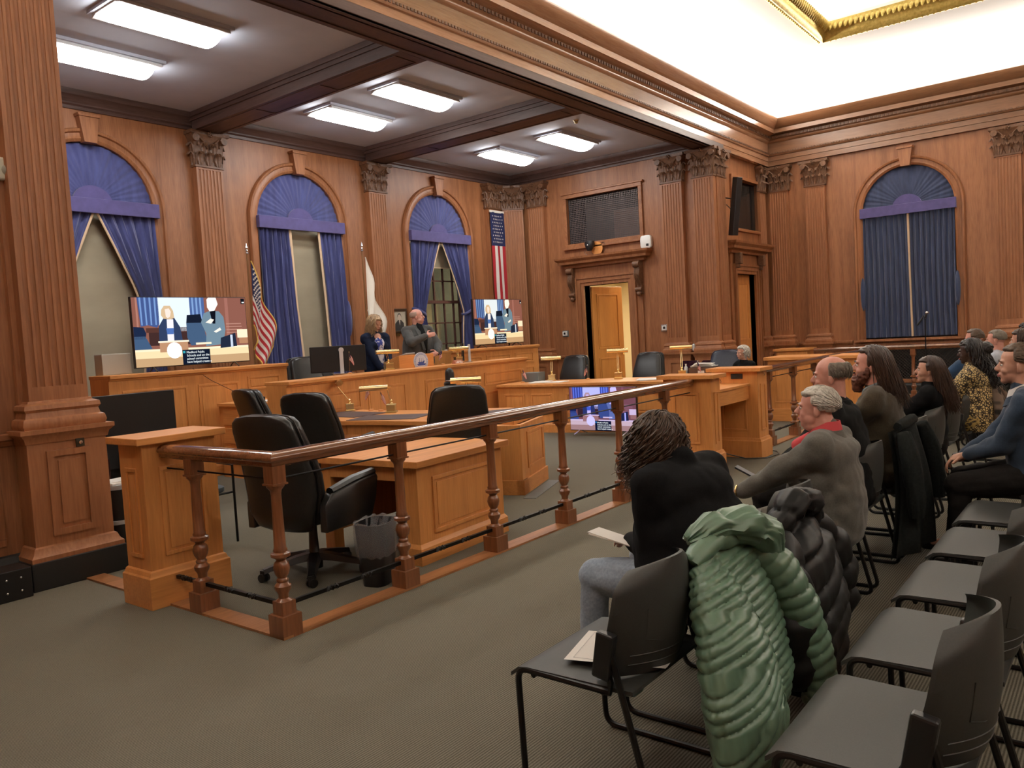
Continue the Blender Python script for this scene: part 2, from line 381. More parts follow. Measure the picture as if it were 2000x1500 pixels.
# opening beam between the halls, cross beams and the alcove ceiling
mb = MB(); mb.box(2.3, 15.0, 6.21, 6.66, ZB, ZT-.08)
mb.box(2.85, XB, 6.655, 6.75, 5.06, ZC).box(2.85, XB, 6.25, 6.30, ZB-.012, ZB).box(2.85, XB, 6.57, 6.62, ZB-.012, ZB)
struct(mb.build('trim_3', beam_wood_x, smooth=0, bevel=.006))
struct(MB().box(2.3, XB+.2, 6.6, YA+.1, ZC, ZC+.2).build('ceiling.001', paint_grey, smooth=0))
for k, x in enumerate((6.75, 10.19)):
    mb = MB(); mb.box(x, x+.46, 6.66, YA-.1, ZB, ZC)
    mb.box(x-.05, x+.51, 6.66, YA, ZC-.07, ZC).box(x-.025, x+.485, 6.66, YA, ZC-.12, ZC-.06)
    mb.box(x+.05, x+.07, 6.8, YA-.2, ZB-.008, ZB).box(x+.39, x+.41, 6.8, YA-.2, ZB-.008, ZB)
    for j in range(4):
        y = 6.8+(YA-7.0)*j/3; mb.box(x+.05, x+.41, y-.01, y+.01, ZB-.008, ZB)
    struct(mb.build('trim_%d' % (4+k), beam_wood, smooth=0, bevel=.004))
cp = [(0, 4.99), (.03, 4.99), (.035, 5.03), (.06, 5.05), (.06, 5.07), (.09, 5.12), (.14, 5.15), (.16, 5.19), (.16, ZC), (0, ZC)]
struct(MB().sweep(cp, [(2.72, 6.66), (2.72, YA), (XB, YA), (XB, 6.66)]).build('trim_6', beam_wood_x, smooth=30))

# chair rail, dado cap and black base round the walls
rp = [(0, 1.03), (.02, 1.03), (.03, 1.06), (.055, 1.075), (.055, 1.11), (.04, 1.12), (0, 1.12)]
bp = [(0, 0), (.05, 0), (.05, .17), (.035, .19), (.02, .24), (0, .25)]
mb = MB(); mb.sweep(rp, [(2.72, 6.66), (2.72, YA), (XB, YA), (XB, 9.6)]); mb.sweep(rp, [(XB, 8.02), (XB, 6.6)])
mb.sweep(rp, [(XL, YF), (2.3, YF)]).sweep(rp, [(16.95, YF), (XC, YF), (XC, 4.6)]).sweep(rp, [(XC, 2.4), (XC, YR), (XL, YR), (XL, YF)])
struct(mb.build('trim_7', wall_wood_x, smooth=30))
mb = MB(); mb.sweep(bp, [(2.72, 6.66), (2.72, YA), (XB, YA), (XB, 9.6)]); mb.sweep(bp, [(XB, 8.02), (XB, 6.6)])
struct(mb.build('baseboard_back', [wall_wood_x], smooth=30))
mb = MB(); mb.sweep(bp, [(XL, YF), (2.3, YF)]); struct(mb.build('baseboard_left', [black_paint], smooth=30))
mb = MB(); mb.sweep(bp, [(16.95, YF), (XC, YF), (XC, YR), (XL, YR), (XL, YF)]); struct(mb.build('baseboard_right', [black_paint], smooth=30))
# dado panels of the hall walls
mb = MB(); mb.T = Matrix.Translation((0, YF, 0))
for x0, x1 in ((1.55, 2.15), (.6, 1.4), (-.4, .45)): frame_mould(mb, x0, x1, .32, .95, 0, .05, .025)
mb.T = Matrix.Translation((XC, 0, 0)) @ Matrix.Rotation(-pi/2, 4, 'Z')
for x0, x1 in ((-5.0, -4.6), (-2.35, -2.0), (-1.5, -.4), (-.2, .9)): frame_mould(mb, x0, x1, .32, .95, 0, .05, .025)
mb.box(-4.5, -2.5, -.03, 0, .98, 1.02)
struct(mb.build('trim_8', wall_wood, smooth=0, bevel=.004))

# ---------------------------------------------------------------- pilasters
def flute_section(w, d, n=7, r=None, both=False):
    """plan outline of a fluted shaft facing -y, back at y=0"""
    pitch = w*.9/n; r = r or pitch*.33; P = [(-w/2, 0), (-w/2, -d)]
    for k in range(n):
        c = -w/2 + w*.05 + pitch*(k+.5)
        for j in range(6):
            a = pi*j/5; P.append((c - r*cos(a), -d + r*.85*sin(a)))
    P += [(w/2, -d), (w/2, 0)]
    return P
def band(mb, w, d, prof, m=0):
    """moulding round the three free sides; prof of (outset, z)"""
    mb.sweep(prof, [(-w/2, .0), (-w/2, -d), (w/2, -d), (w/2, 0)][::-1] if False else [(w/2, 0), (w/2, -d), (-w/2, -d), (-w/2, 0)][::-1], m)
def capital_mesh(w, d, sides=True):
    mb = MB(); H = .5
    rings = []
    for t, e in ((0, 0), (.25, .005), (.55, .015), (.8, .05), (.9, .08)):
        a = w/2+e; b = d+e; rings.append([(-a, .0, t*H), (-a, -b, t*H), (a, -b, t*H), (a, 0, t*H)])
    mb.loop(rings)
    mb.box(-w/2-.02, w/2+.02, -d-.02, 0, -.03, .0)
    ab = [(-w/2-.09, 0), (-w/2-.10, -d-.10), (-w/4, -d-.065), (0, -d-.06), (w/4, -d-.065), (w/2+.10, -d-.10), (w/2+.09, 0)]
    mb.prism(ab, H*.9, H, 'z')
    def leaf(cx, cy, z, h, wd, ang):
        T = mb.T.copy(); mb.T = T @ Matrix.Translation((cx, cy, z)) @ Matrix.Rotation(ang, 4, 'Z')
        def fn(u, v):
            s = (u-.5)*2; ww = wd*(.55+.5*sin(pi*min(1, v*.9)))*(1-.55*max(0, v-.75)/.25)
            x = s*ww/2*(1+.10*sin(v*22)); out = .012+.05*v**3 + .03*(1-s*s)*.5
            zz = h*min(v, .88)/.88 if v < .88 else h*(1-(v-.88)*2.2)
            if v > .88: out += (v-.88)*.25
            return (x, -out - .008*cos(s*9), zz)
        mb.grid(fn, 8, 9)
        mb.T = T
    n = max(3, round(w/.14))
    for k in range(n): leaf(-w/2+w*(k+.5)/n, -d, 0, .2, w/n*.95, 0)
    for k in range(n-1): leaf(-w/2+w*(k+1)/n, -d, .1, .24, w/n*.95, 0)
    if sides:
        for sx in (-1, 1):
            for z, h in ((0, .2), (.1, .24)):
                leaf(sx*w/2, -d/2, z, h, min(.14, d*1.2), sx*pi/2)
    for sx in (-1, 1):
        for k in range(3):   # volute: spiral coil at each corner
            pts = []
            for j in range(22):
                a = j/21*2.3*2*pi; r = .058*(1-j/24)
                pts.append((sx*(w/2+.015) + sx*r*cos(a+pi), -d-.075-.004*k, H*.78 + r*sin(a)))
            if k == 0: mb.tube(pts, .013, 5)
        mb.lathe([(.0, -.03), (.055, -.028), (.06, 0), (.055, .02), (.02, .03), (0, .032)], (sx*(w/2+.015), -d-.06, H*.78), 12, axis='y')
        mb.tube([(sx*.02, -d-.04, H*.5), (sx*w*.25, -d-.055, H*.72), (sx*w*.42, -d-.06, H*.86), (sx*w*.5, -d-.06, H*.86)], [.012, .014, .014, .01], 6)
    for a in range(5):
        mb.ell((0.03*cos(2*pi*a/5), -d-.085, H*.92+.03*sin(2*pi*a/5)), (.018, .014, .018), seg=6, rings=4)
    mb.ell((0, -d-.09, H*.92), (.016, .016, .016), seg=6, rings=4)
    for k in range(2*n):
        mb.ell((-w/2+w*(k+.5)/(2*n), -d-.03, H*.62), (.016, .02, .03), seg=6, rings=4)
    return mb.mesh('capital', carved)
CAPS = {}
def pilaster(num, x, y, rz, w=.44, d=.12, zb=1.3, zt=4.46, ped=True, black=False, panel=True, capt=True):
    r = thing('trim_%d' % num, None, None, (x, y, 0), rz, kind='structure')
    mb = MB(); mb.prism(flute_section(w, d), zb+.1, zt-.06, 'z'); mb.box(-w/2, w/2, -d, 0, zt-.06, zt).box(-w/2, w/2, -d, 0, zb, zb+.1)
    mb.build('shaft', pil_wood, r, smooth=35)
    if capt:
        key = (w, d)
        if key not in CAPS:
            me = capital_mesh(w, d); me.polygons.foreach_set('use_smooth', [True]*len(me.polygons)); me.set_sharp_from_angle(angle=rad(45)); CAPS[key] = me
        c = bpy.data.objects.new('capital', CAPS[key]); COL.objects.link(c); c.parent = r; c.location = (0, 0, zt)
    mb = MB()
    path = [(-w/2, 0), (-w/2, -d), (w/2, -d), (w/2, 0)]
    bprof = [(0, zb-.2), (.075, zb-.2), (.085, zb-.17), (.075, zb-.13), (.055, zb-.12), (.045, zb-.08), (.06, zb-.06), (.055, zb-.03), (.02, zb-.015), (.015, zb), (0, zb)]
    def left(p): return p
    mb.sweep(left(bprof), path); mb.box(-w/2, w/2, -d, 0, zb-.2, zb)
    mb.build('base', pil_wood, r, smooth=35)
    if ped:
        mb = MB(); e = .07; W = w+2*e; D = d+e
        z1 = zb-.2; pth = [(-W/2, 0), (-W/2, -D), (W/2, -D), (W/2, 0)]
        mb.box(-W/2, W/2, -D, 0, .22, z1)
        mb.sweep(left([(0, z1-.1), (.01, z1-.1), (.02, z1-.06), (.05, z1-.03), (.05, z1), (0, z1)]), pth)
        mb.sweep(left([(0, .2), (.05, .2), (.05, .23), (.03, .25), (.015, .29), (0, .3)]), pth)
        if panel:
            T = mb.T; mb.T = Matrix.Translation((0, -D, 0)); frame_mould(mb, -W/2+.12, W/2-.12, .36, z1-.16, 0, .045, .02); mb.T = T
        mb.build('pedestal', pil_wood, r, smooth=35)
        MB().box(-W/2-.06, W/2+.06, -D-.06, 0, 0, .2).build('plinth', black_paint if black else pil_wood, r, smooth=0, bevel=.006)
    return r
k = 9
for x in (3.5, 6.975, 10.42, 13.88): pilaster(k, x, YA, 0); k += 1
rr_ = pilaster(k, 14.33, 10.93, rad(-45), w=.46, d=.03); k += 1
pilaster(k, XB, 10.41, -pi/2); k += 1
pilaster(k, XB, 7.11, -pi/2); k += 1
# free-standing piers at each end of the opening beam
struct(MB().box(14.6, 15.0, 6.3, 6.66, 0, 5.0).box(2.30, 2.745, 6.3, 6.66, 0, 5.0).build('wall_pier', wall_wood, smooth=0))
pilaster(k, 14.6, 6.44, -pi/2, w=.42, d=.14); k += 1
pilaster(k, 14.80, 6.33, 0, w=.40, d=.12); k += 1
pilaster(k, 2.54, 6.34, 0, w=.41, d=.13, black=True, zb=1.335); k += 1
# hall right wall
for y in (6.02, 5.25, 1.77, 1.0, -2.5): pilaster(k, XC, y, -pi/2, w=.40, d=.10, zb=1.3, zt=4.43); k += 1
pilaster(k, 17.2, YF, 0, w=.34, d=.06, zt=4.43); k += 1
pilaster(k, .9, YF, 0, w=.42, d=.12, black=True); k += 1

# ---------------------------------------------------------------- gilded frame round the ceiling coffer
mb = MB(); pth = [(GX0, GY1), (GX1, GY1), (GX1, GY0), (GX0, GY0)]
mb.sweep([(-.12, 6.5), (-.10, 6.44), (0, 6.41), (.04, 6.44), (.05, 6.5), (.10, 6.56), (.13, 6.64), (.12, 6.7), (0, 6.72), (0, 6.5)], pth, closed=True)
def gl(c, ang, big):
    R = Euler((.5, 0, ang)).to_matrix()
    mb.ell(c, (.034 if big else .028, .03, .085 if big else .045), R, 7, 5)
x = 9.0
while x < GX1-.05:
    gl((x, GY1-.135, 6.60), 0, True); gl((x+.04, GY1+.05, 6.45), 0, False); x += .085
y = GY1-.08
while y > 0:
    gl((GX1-.135, y, 6.60), pi/2, True); gl((GX1+.05, y-.04, 6.45), pi/2, False); y -= .085
struct(mb.build('trim_30', gold, smooth=50))

# ---------------------------------------------------------------- arched windows with their architraves
def arch_path(r, zs, z0, n=24):
    return [(-r, z0)] + [(-r*cos(pi*k/n), zs+r*sin(pi*k/n)) for k in range(n+1)] + [(r, z0)]
def window(num, loc, rz, half=.86, spring=3.72, sill=1.1, panes=False, glow=False):
    r = thing('window_%d' % num, None, None, loc, rz, kind='structure')
    mb = MB()
    sec = [(-.005, -.02), (.035, -.045), (.06, -.03), (.11, -.03), (.12, -.06), (.155, -.07), (.17, -.04), (.17, .0), (-.005, 0)]
    inner = arch_path(half, spring, sill); rings = []
    for i, (x, z) in enumerate(inner):
        if i == 0 or i == len(inner)-1: nx, nz = (x/half, 0)
        else: nx, nz = x/half, (z-spring)/half
        rings.append([(x+nx*a, b, z+nz*a) for a, b in sec])
    mb.loop(rings)
    mb.prism([(-.085, spring+half-.03), (.085, spring+half-.03), (.13, spring+half+.31), (-.13, spring+half+.31)], -.12, 0)
    mb.prism([(-.14, spring+half+.31), (.14, spring+half+.31), (.15, spring+half+.35), (-.15, spring+half+.35)], -.14, 0)
    mb.box(-half-.22, half+.22, -.10, .06, sill-.05, sill)
    mb.build('window_architrave', wall_wood, r, smooth=35, bevel=.003)
    mb = MB(); y0 = .2
    mb.box(-half, half, y0, y0+.05, sill, sill+.08).box(-half, half, y0, y0+.05, spring-.06, spring+.06)
    mb.box(-half, -half+.07, y0, y0+.05, sill, spring).box(half-.07, half, y0, y0+.05, sill, spring)
    for j in range(1, 6): x = -half+2*half*j/6; mb.box(x-.014, x+.014, y0, y0+.04, sill, spring)
    for j in range(1, 6):
        z = sill+(spring-sill)*j/6; e = .03 if j == 3 else .014; mb.box(-half, half, y0-(.03 if j == 3 else 0), y0+.04, z-e, z+e)
    mb.build('window_frame', wfr, r, smooth=0)
    MB().box(-half, half, y0+.05, y0+.056, sill, spring+half).build('pane', glass_n if glow else glass_b, r, smooth=0)
    return r
for i, c in enumerate(WCX): window(i+1, (c, YA, 0), 0, glow=(i == 2))
window(4, (XC, 3.5, 0), -pi/2, half=.84, spring=3.70, sill=1.12)
# sidewalk light seen through the third window: dull neighbouring facade
bf = MB().box(12.0, 27, 17.0, 17.3, -1, 7).build('building_facade', noisy('night_facade', (.22, .20, .15), (.12, .11, .09), (.8, .8, 1.2), .9, 0), smooth=0)
tag(bf, 'pale building front outside the window beside the standing man', 'building')
bl = bpy.data.lights.new('street_lamp', 'POINT'); bl.energy = 330; bl.color = (1, .9, .65); bl.shadow_soft_size = .2
blo = bpy.data.objects.new('street_lamp', bl); COL.objects.link(blo); blo.location = (19.5, 14.4, 3.0)

# ---------------------------------------------------------------- window dressings
def dressing(loc, rz, half, spring, sill, style, vm, desc, lbl):
    T0 = Matrix.Translation(loc) @ Matrix.Rotation(rz, 4, 'Z')
    zc = spring+.05; H = spring+half-zc-.0
    t = thing('arched_valance', 'blue pleated sunburst valance with purple pelmet ' + lbl, 'valance', loc, rz, 'arched valances of the windows')
    mb = MB(); NP = 46
    def fan(u, v):
        a = pi*u; r = .18+.82*v; pl = (sin(a*NP)*.5+sin(a*NP*.37+1)*.5)
        return (-half*.985*r*cos(a), .03-.05*sin(pi*min(1, v*1.1))*.5 - .014*pl*v, zc+H*.985*r*sin(a))
    mb.grid(fan, 184, 8); mb.build('fan', vm, t, smooth=60)
    mb = MB()
    mb.loop([[(.27*cos(pi*k/16), y, zc-.02+.24*sin(pi*k/16)) for k in range(17)] for y in (.0, -.035)]); mb.build('rosette', pelmet_m, t, smooth=30)
    mb = MB(); mb.box(-half-.03, half+.03, -.125, -.105, spring-.12, spring+.08).box(-half-.03, -half-.01, -.105, 0, spring-.12, spring+.08).box(half+.01, half+.03, -.105, 0, spring-.12, spring+.08); mb.build('pelmet', pelmet_m, t, smooth=0, bevel=.008)
    top = spring-.08
    def drape(side, pts, nf, lab, lw=.035, tie=None):
        """pts: list of (z, inner x, outer x) from top down; side -1 left, +1 right"""
        c = thing('curtain', lab, 'curtain', loc, rz, 'velvet window curtains')
        def prof(v):
            s = v*(len(pts)-1); i = min(int(s), len(pts)-2); f = s-i; f = f*f*(3-2*f) if tie else f
            a, b = pts[i], pts[i+1]; return [a[k]+(b[k]-a[k])*f for k in range(3)]
        def fn(u, v):
            z, xi, xo = prof(v); W = abs(xo-xi); x = xi+(xo-xi)*u
            am = min(.05, .022*(.9/max(W, .18)))
            return (x, -.035 - am*(sin(u*nf*2*pi+1.3*sin(v*3)) + .35*sin(u*nf*5.1*pi+2)), z)
        mb = MB(); mb.grid(fn, nf*10, 30); mb.build('drape', vm, c, smooth=60)
        def fl(u, v):
            z, xi, xo = prof(v); sgn = 1 if xo > xi else -1
            return (xi - sgn*lw*(1-u) + sgn*.004, -.06-.012*sin(pi*u), z+.0)
        mb = MB(); mb.grid(fl, 4, 30); mb.build('lining', cream, c, smooth=60)
        if tie:
            z, xi, xo = pts[tie]; xm = (xi+xo)/2; ring = []
            for k in range(20):
                a = 2*pi*k/20; ring.append((xm+(abs(xo-xi)/2+.03)*cos(a), -.04+.075*sin(a), z+.07*cos(a)*(1 if xo > xi else -1)))
            MB().tube(ring, .028, 6, closed=True).build('tieback', vm, c, smooth=60)
        return c
    h = half-.01
    if style == 'tied':
        drape(-1, [(top, -.03, -h), (top-.5, -.25, -h), (top-1.0, -.46, -h), (2.2, -.60, -h-.02), (1.9, -.56, -h), (sill+.02, -.50, -h)], 6, 'blue velvet curtain tied back at left ' + desc, tie=3)
        drape(1, [(top, .03, h), (top-.5, .25, h), (top-1.0, .46, h), (2.2, .60, h+.02), (1.9, .56, h), (sill+.02, .50, h)], 6, 'blue velvet curtain tied back at right ' + desc, tie=3)
    elif style == 'apart':
        drape(-1, [(top, -.28, -h), (2.4, -.25, -h-.02), (sill+.02, -.16, -h-.04)], 7, 'blue velvet curtain hanging straight at left ' + desc, .05)
        drape(1, [(top, .36, h), (2.4, .42, h+.02), (sill+.02, .46, h+.02)], 5, 'blue velvet curtain hanging straight at right ' + desc, .05)
        tg = MB().ell((h+.05, -.05, 2.1), (.06, .05, .32), seg=8, rings=8).build('tassel_tie', vm, None, smooth=60)
        tg.matrix_world = T0; tag(tg, 'unused blue tieback hanging beside the middle back window', 'tieback', 'unused tiebacks')
    else:
        drape(-1, [(top, .0, -h), (2.4, .01, -h), (sill+.03, .03, -h)], 8, 'closed blue curtain, left half ' + desc, .04)
        drape(1, [(top, .035, h), (2.4, .045, h), (sill+.03, .065, h)], 8, 'closed blue curtain, right half ' + desc, .0)
        for s in (-1, 1):
            tg = MB().ell((s*(h+.03), -.06, 2.05), (.05, .05, .34), seg=8, rings=8).build('tassel_tie', vm, None, smooth=60)
            tg.matrix_world = T0; tag(tg, 'unused blue tieback hanging on the %s of the right wall window' % ('left' if s < 0 else 'right'), 'tieback', 'unused tiebacks')
def shade(loc, rz, half, z0, z1, lab):
    t = thing('roller_shade', lab, 'window shade', loc, rz, 'roller shades')
    MB().box(-half+.03, half-.03, .12, .124, z0, z1).build('cloth', shade_m, t, smooth=0)
    MB().lathe([(.025, -half+.03), (.025, half-.03)], (0, .14, z1+.0), 10, axis='x').build('roller', cream, t)
    MB().box(-half+.03, half-.03, .113, .131, z0-.02, z0).build('hem_bar', cream, t, smooth=0)
dressing((WCX[0], YA, 0), 0, .86, 3.72, 1.1, 'tied', velvet, 'of the window above the large screen', 'of the window above the large screen')
dressing((WCX[1], YA, 0), 0, .86, 3.72, 1.1, 'apart', velvet, 'of the middle window of the back wall', 'of the middle window of the back wall')
dressing((WCX[2], YA, 0), 0, .86, 3.72, 1.1, 'tied', velvet, 'of the window with bare panes behind the man', 'of the window with bare panes')
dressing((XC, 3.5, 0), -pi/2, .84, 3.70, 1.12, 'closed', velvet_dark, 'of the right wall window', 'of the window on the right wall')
shade((WCX[0], YA, 0), 0, .86, 1.12, 3.7, 'tan roller shade pulled down between the parted curtains, nearest window')
shade((WCX[1], YA, 0), 0, .86, 1.12, 3.68, 'tan roller shade with top roller showing in the middle window')
shade((WCX[2], YA, 0), 0, .86, 3.12, 3.6, 'short roller shade rolled up high above bare window panes')

# ---------------------------------------------------------------- door to the lit room (alcove right wall)
def door_case(num, loc, rz, half, top, entab=True, consoles=True):
    r = thing('door_%d' % num, None, None, loc, rz, kind='structure')
    mb = MB()
    for s in (-1, 1):
        mb.box(s*half, s*(half+.07), -.05, .2, 0, top).box(s*(half+.07), s*(half+.15), -.07, 0, 0, top+.07).box(s*(half+.15), s*(half+.19), -.09, 0, 0, top+.15)
    mb.box(-half-.07, half+.07, -.05, .2, top, top+.07).box(-half-.15, half+.15, -.07, 0, top+.07, top+.15).box(-half-.19, half+.19, -.09, 0, top+.15, top+.19)
    e = half+.37
    for s in (-1, 1): mb.box(s*(half+.19), s*(e-.05), -.035, 0, 0, top+.19)
    mb.box(-e+.05, e-.05, -.04, 0, top+.19, top+.42)
    mb.sweep([(0, top+.40), (.03, top+.40), (.04, top+.44), (.08, top+.47), (.13, top+.48), (.14, top+.53), (.19, top+.58), (.20, top+.62), (0, top+.62)],
             [(-e-.02, 0), (-e-.02, -.08), (e+.02, -.08), (e+.02, 0)])
    mb.box(-e, e, -.08, 0, top+.40, top+.61)
    mb.build('door_surround', wall_wood, r, smooth=30)
    if consoles:
        for s in (-1, 1):
            mb = MB(); cx = s*(half+.27)
            P = []
            for k in range(40):
                t = k/39; z = top+.40-.66*t
                y = -.19+.11*t + .035*sin(t*9.5+.5)
                P.append((y, z))
            poly = [(0, top+.40)] + P + [(0, top+.40-.68)]
            mb.prism(poly, cx-.06, cx+.06, 'x')
            for z, rr0 in ((top+.33, .065), (top-.18, .04)):
                mb.lathe([(rr0*.4, -.075), (rr0, -.07), (rr0, .07), (rr0*.4, .075)], (cx, -.15 if rr0 > .05 else -.10, z), 14, axis='x')
            for q in (-.035, 0, .035): mb.tube([(cx+q, p[0]-.004, p[1]) for p in P[2:-2:3]], .010, 5)
            mb.ell((cx, -.10, top-.27), (.05, .05, .05), seg=8, rings=5)
            mb.build('console_bracket', carved, r, smooth=40)
    return r
d1 = door_case(1, (XB, 8.75, 0), -pi/2, .545, 2.6)
# the leaf stands open into the far room, hinged on the left jamb
leaf = thing('door_leaf', None, None, (XB+.2, 9.27, 0), rad(-12), kind='structure')
leaf.parent = None
mb = MB(); mb.box(0, .96, -.022, .022, .01, 2.58)
for sgn in (-1, 1):
    T = mb.T; mb.T = Matrix.Translation((0, sgn*.022, 0)) @ (Matrix.Rotation(0, 4, 'Z') if sgn < 0 else Matrix.Rotation(pi, 4, 'Z') @ Matrix.Translation((-.96, 0, 0)))
    frame_mould(mb, .14, .82, 1.22, 2.42, 0, .03, .014); frame_mould(mb, .14, .82, .2, 1.02, 0, .03, .014); mb.T = T
leaf.name = 'door_2'
mb.build('door_leaf', door_wood, leaf, smooth=0, bevel=.004)
mb = MB(); mb.lathe([(.0, -.07), (.025, -.065), (.028, -.05), (.01, -.04), (.01, .04), (.028, .05), (.025, .065), (0, .07)], (.89, 0, 1.08), 12, axis='y'); mb.build('door_knob', brass, leaf)
# lit room behind the door
struct(MB().box(XB+.22, 19.0, 10.9, 11.0, 0, 3.2).box(18.9, 19.0, 6.7, 11.0, 0, 3.2).box(XB+.22, 19.0, 6.68, 6.78, 0, 3.2).build('wall_side_room', base('cream_room_paint', (.80, .70, .46), .8), smooth=0))
struct(MB().box(XB+.22, 19.0, 6.7, 11.0, 3.0, 3.1).build('ceiling.002', plaster, smooth=0))
struct(MB().box(17.2, 17.4, 6.78, 9.0, 0, 3.0).build('wall_passage', base('cream_partition', (.78, .68, .44), .8), smooth=0))
area('side_room_lamp', (16.3, 9.3, 2.95), .6, 1.2, 150, (0, 0, -1), (1, .84, .60))
# closed door beyond the hall corner
d3 = door_case(3, (16.17, YF, 0), 0, .5, 2.62, consoles=False)
mb = MB(); mb.box(-.5, .5, .1, .14, .01, 2.62); mb.T = Matrix.Translation((0, .1, 0)); frame_mould(mb, -.38, .38, 1.25, 2.45, 0, .03, .014); frame_mould(mb, -.38, .38, .2, 1.05, 0, .03, .014)
mb.build('door_leaf', desk_v, d3, smooth=0, bevel=.004)
mb = MB()
for s in (-1, 1):
    mb.box(s*.63-.06, s*.63+.06, -.2, -.08, 2.80, 3.02); mb.box(s*.63-.05, s*.63+.05, -.15, -.08, 2.72, 2.80)
mb.build('console_bracket', carved, d3, smooth=0, bevel=.01)
MB().box(.83, .93, -.03, 0, 1.95, 2.2).build('grille_plate', black_paint, d3, smooth=0)

# ---------------------------------------------------------------- grille opening over the door
vt = thing('ventilation_grille', 'perforated metal grille in a wooden frame above the open door', 'grille', (XB, 8.76, 4.01), -pi/2)
mb = MB()
for a, b, c, d in ((-.96, .96, .49, .58), (-.96, .96, -.58, -.49), (-.96, -.88, -.49, .49), (.88, .96, -.49, .49)): mb.box(a, b, -.05, .02, c, d)
mb.box(-1.0, 1.0, -.07, 0, .57, .61).box(-1.0, 1.0, -.07, 0, -.61, -.57)
mb.build('frame', wall_wood_y, vt, smooth=0, bevel=.006)
mb = MB(); nx, nz = 44, 25; px, pz = 1.76/nx, .98/nz
for i in range(nx):
    for j in range(nz):
        cx = -.88+px*(i+.5); cz = -.49+pz*(j+.5)
        q = [(cx-px/2, .05, cz-pz/2), (cx+px/2, .05, cz-pz/2), (cx+px/2, .05, cz+pz/2), (cx-px/2, .05, cz+pz/2)]
        e = .33
        h = [(cx-px*e, .05, cz-pz*.2), (cx-px*.2, .05, cz-pz*e), (cx+px*.2, .05, cz-pz*e), (cx+px*e, .05, cz-pz*.2), (cx+px*e, .05, cz+pz*.2), (cx+px*.2, .05, cz+pz*e), (cx-px*.2, .05, cz+pz*e), (cx-px*e, .05, cz+pz*.2)]
        mb.add(q+h, [(0, 5, 4), (0, 1, 6, 5), (1, 7, 6), (1, 2, 8, 7), (2, 9, 8), (2, 3, 10, 9), (3, 11, 10), (3, 0, 4, 11)])
mb.build('perforated_sheet', base('grille_metal', (.09, .07, .065), .5, .4), vt, smooth=0)
MB().box(-.88, .88, .7, .72, -.49, .49).box(.86, .9, .05, .7, -.49, .49).box(-.9, -.86, .05, .7, -.49, .49).box(-.88, .88, .05, .7, .48, .5).box(-.88, .88, .05, .7, -.5, -.48).build('duct', base('duct_paint', (.05, .05, .055), .7), vt, smooth=0)
MB().box(.15, .80, .2, .5, -.48, .12).build('cabinet_behind', base('dull_brown', (.16, .10, .08), .7), vt, smooth=0)
# dark recess with glass over the hall corner door
nt = thing('recessed_window', 'dark framed opening high above the corner door beside the speaker', 'opening', (16.35, YF, 4.05))
mb = MB()
for a, b, c, d in ((-.8, .8, .5, .56), (-.8, .8, -.56, -.5), (-.8, -.73, -.5, .5), (.73, .8, -.5, .5)): mb.box(a, b, -.05, .02, c, d)
mb.build('frame', wall_wood_x, nt, smooth=0, bevel=.005)
MB().box(-.73, .73, .08, .09, -.5, .5).build('pane', base('smoked_glass', (.015, .015, .015), .12), nt, smooth=0)

# ---------------------------------------------------------------- ceiling light fixtures in the alcove
proto = None
FX = [(4.74, 8.18), (4.74, 9.65), (8.59, 8.19), (8.59, 9.63), (12.62, 8.24), (12.70, 9.72)]
FL = ['brightest ceiling fixture, front one of the bay nearest the left column', 'ceiling fixture half hidden behind the left column, rear of its bay', 'front ceiling fixture of the middle bay',
      'rear ceiling fixture of the middle bay', 'front ceiling fixture of the farthest bay, beside the sprinkler', 'rear ceiling fixture of the farthest bay, nearest the window wall']
for i, (x, y) in enumerate(FX):
    if proto is None:
        proto = thing('ceiling_light', None, 'ceiling light', (0, 0, 5.22), 0, 'fluorescent ceiling lights of the alcove')
        mb = MB(); mb.box(-.66, .66, -.32, .32, -.035, 0); mb.build('mounting_plate', paint_grey, proto, smooth=0)
        mb = MB(); rg = []
        for x0 in (-.62, .62): rg.append([(x0, -.28, -.03), (x0, -.30, -.075), (x0, -.285, -.075), (x0, -.2, -.05), (x0, .2, -.05), (x0, .285, -.075), (x0, .30, -.075), (x0, .28, -.03)])
        mb.loop(rg); mb.build('reflector', base('fixture_white', (.8, .8, .8), .4), proto, smooth=0)
        mb = MB(); rg = []
        for x0 in (-.56, .56): rg.append([(x0, .22*cos(pi*k/10), -.055-.105*sin(pi*k/10)) for k in range(11)])
        mb.loop(rg); mb.build('diffuser', tube_light, proto, smooth=30)
        o = proto
    else: o = copy_tree(proto)
    o.location = (x, y, 5.22); o['label'] = FL[i]
sp = MB().lathe([(0, -.06), (.02, -.055), (.035, -.03), (.03, -.02), (.05, 0)], (11.7, 7.45, 5.22), 12).build('sprinkler_head', brass_dull)
tag(sp, 'small sprinkler head on the alcove ceiling near the far lights', 'sprinkler')
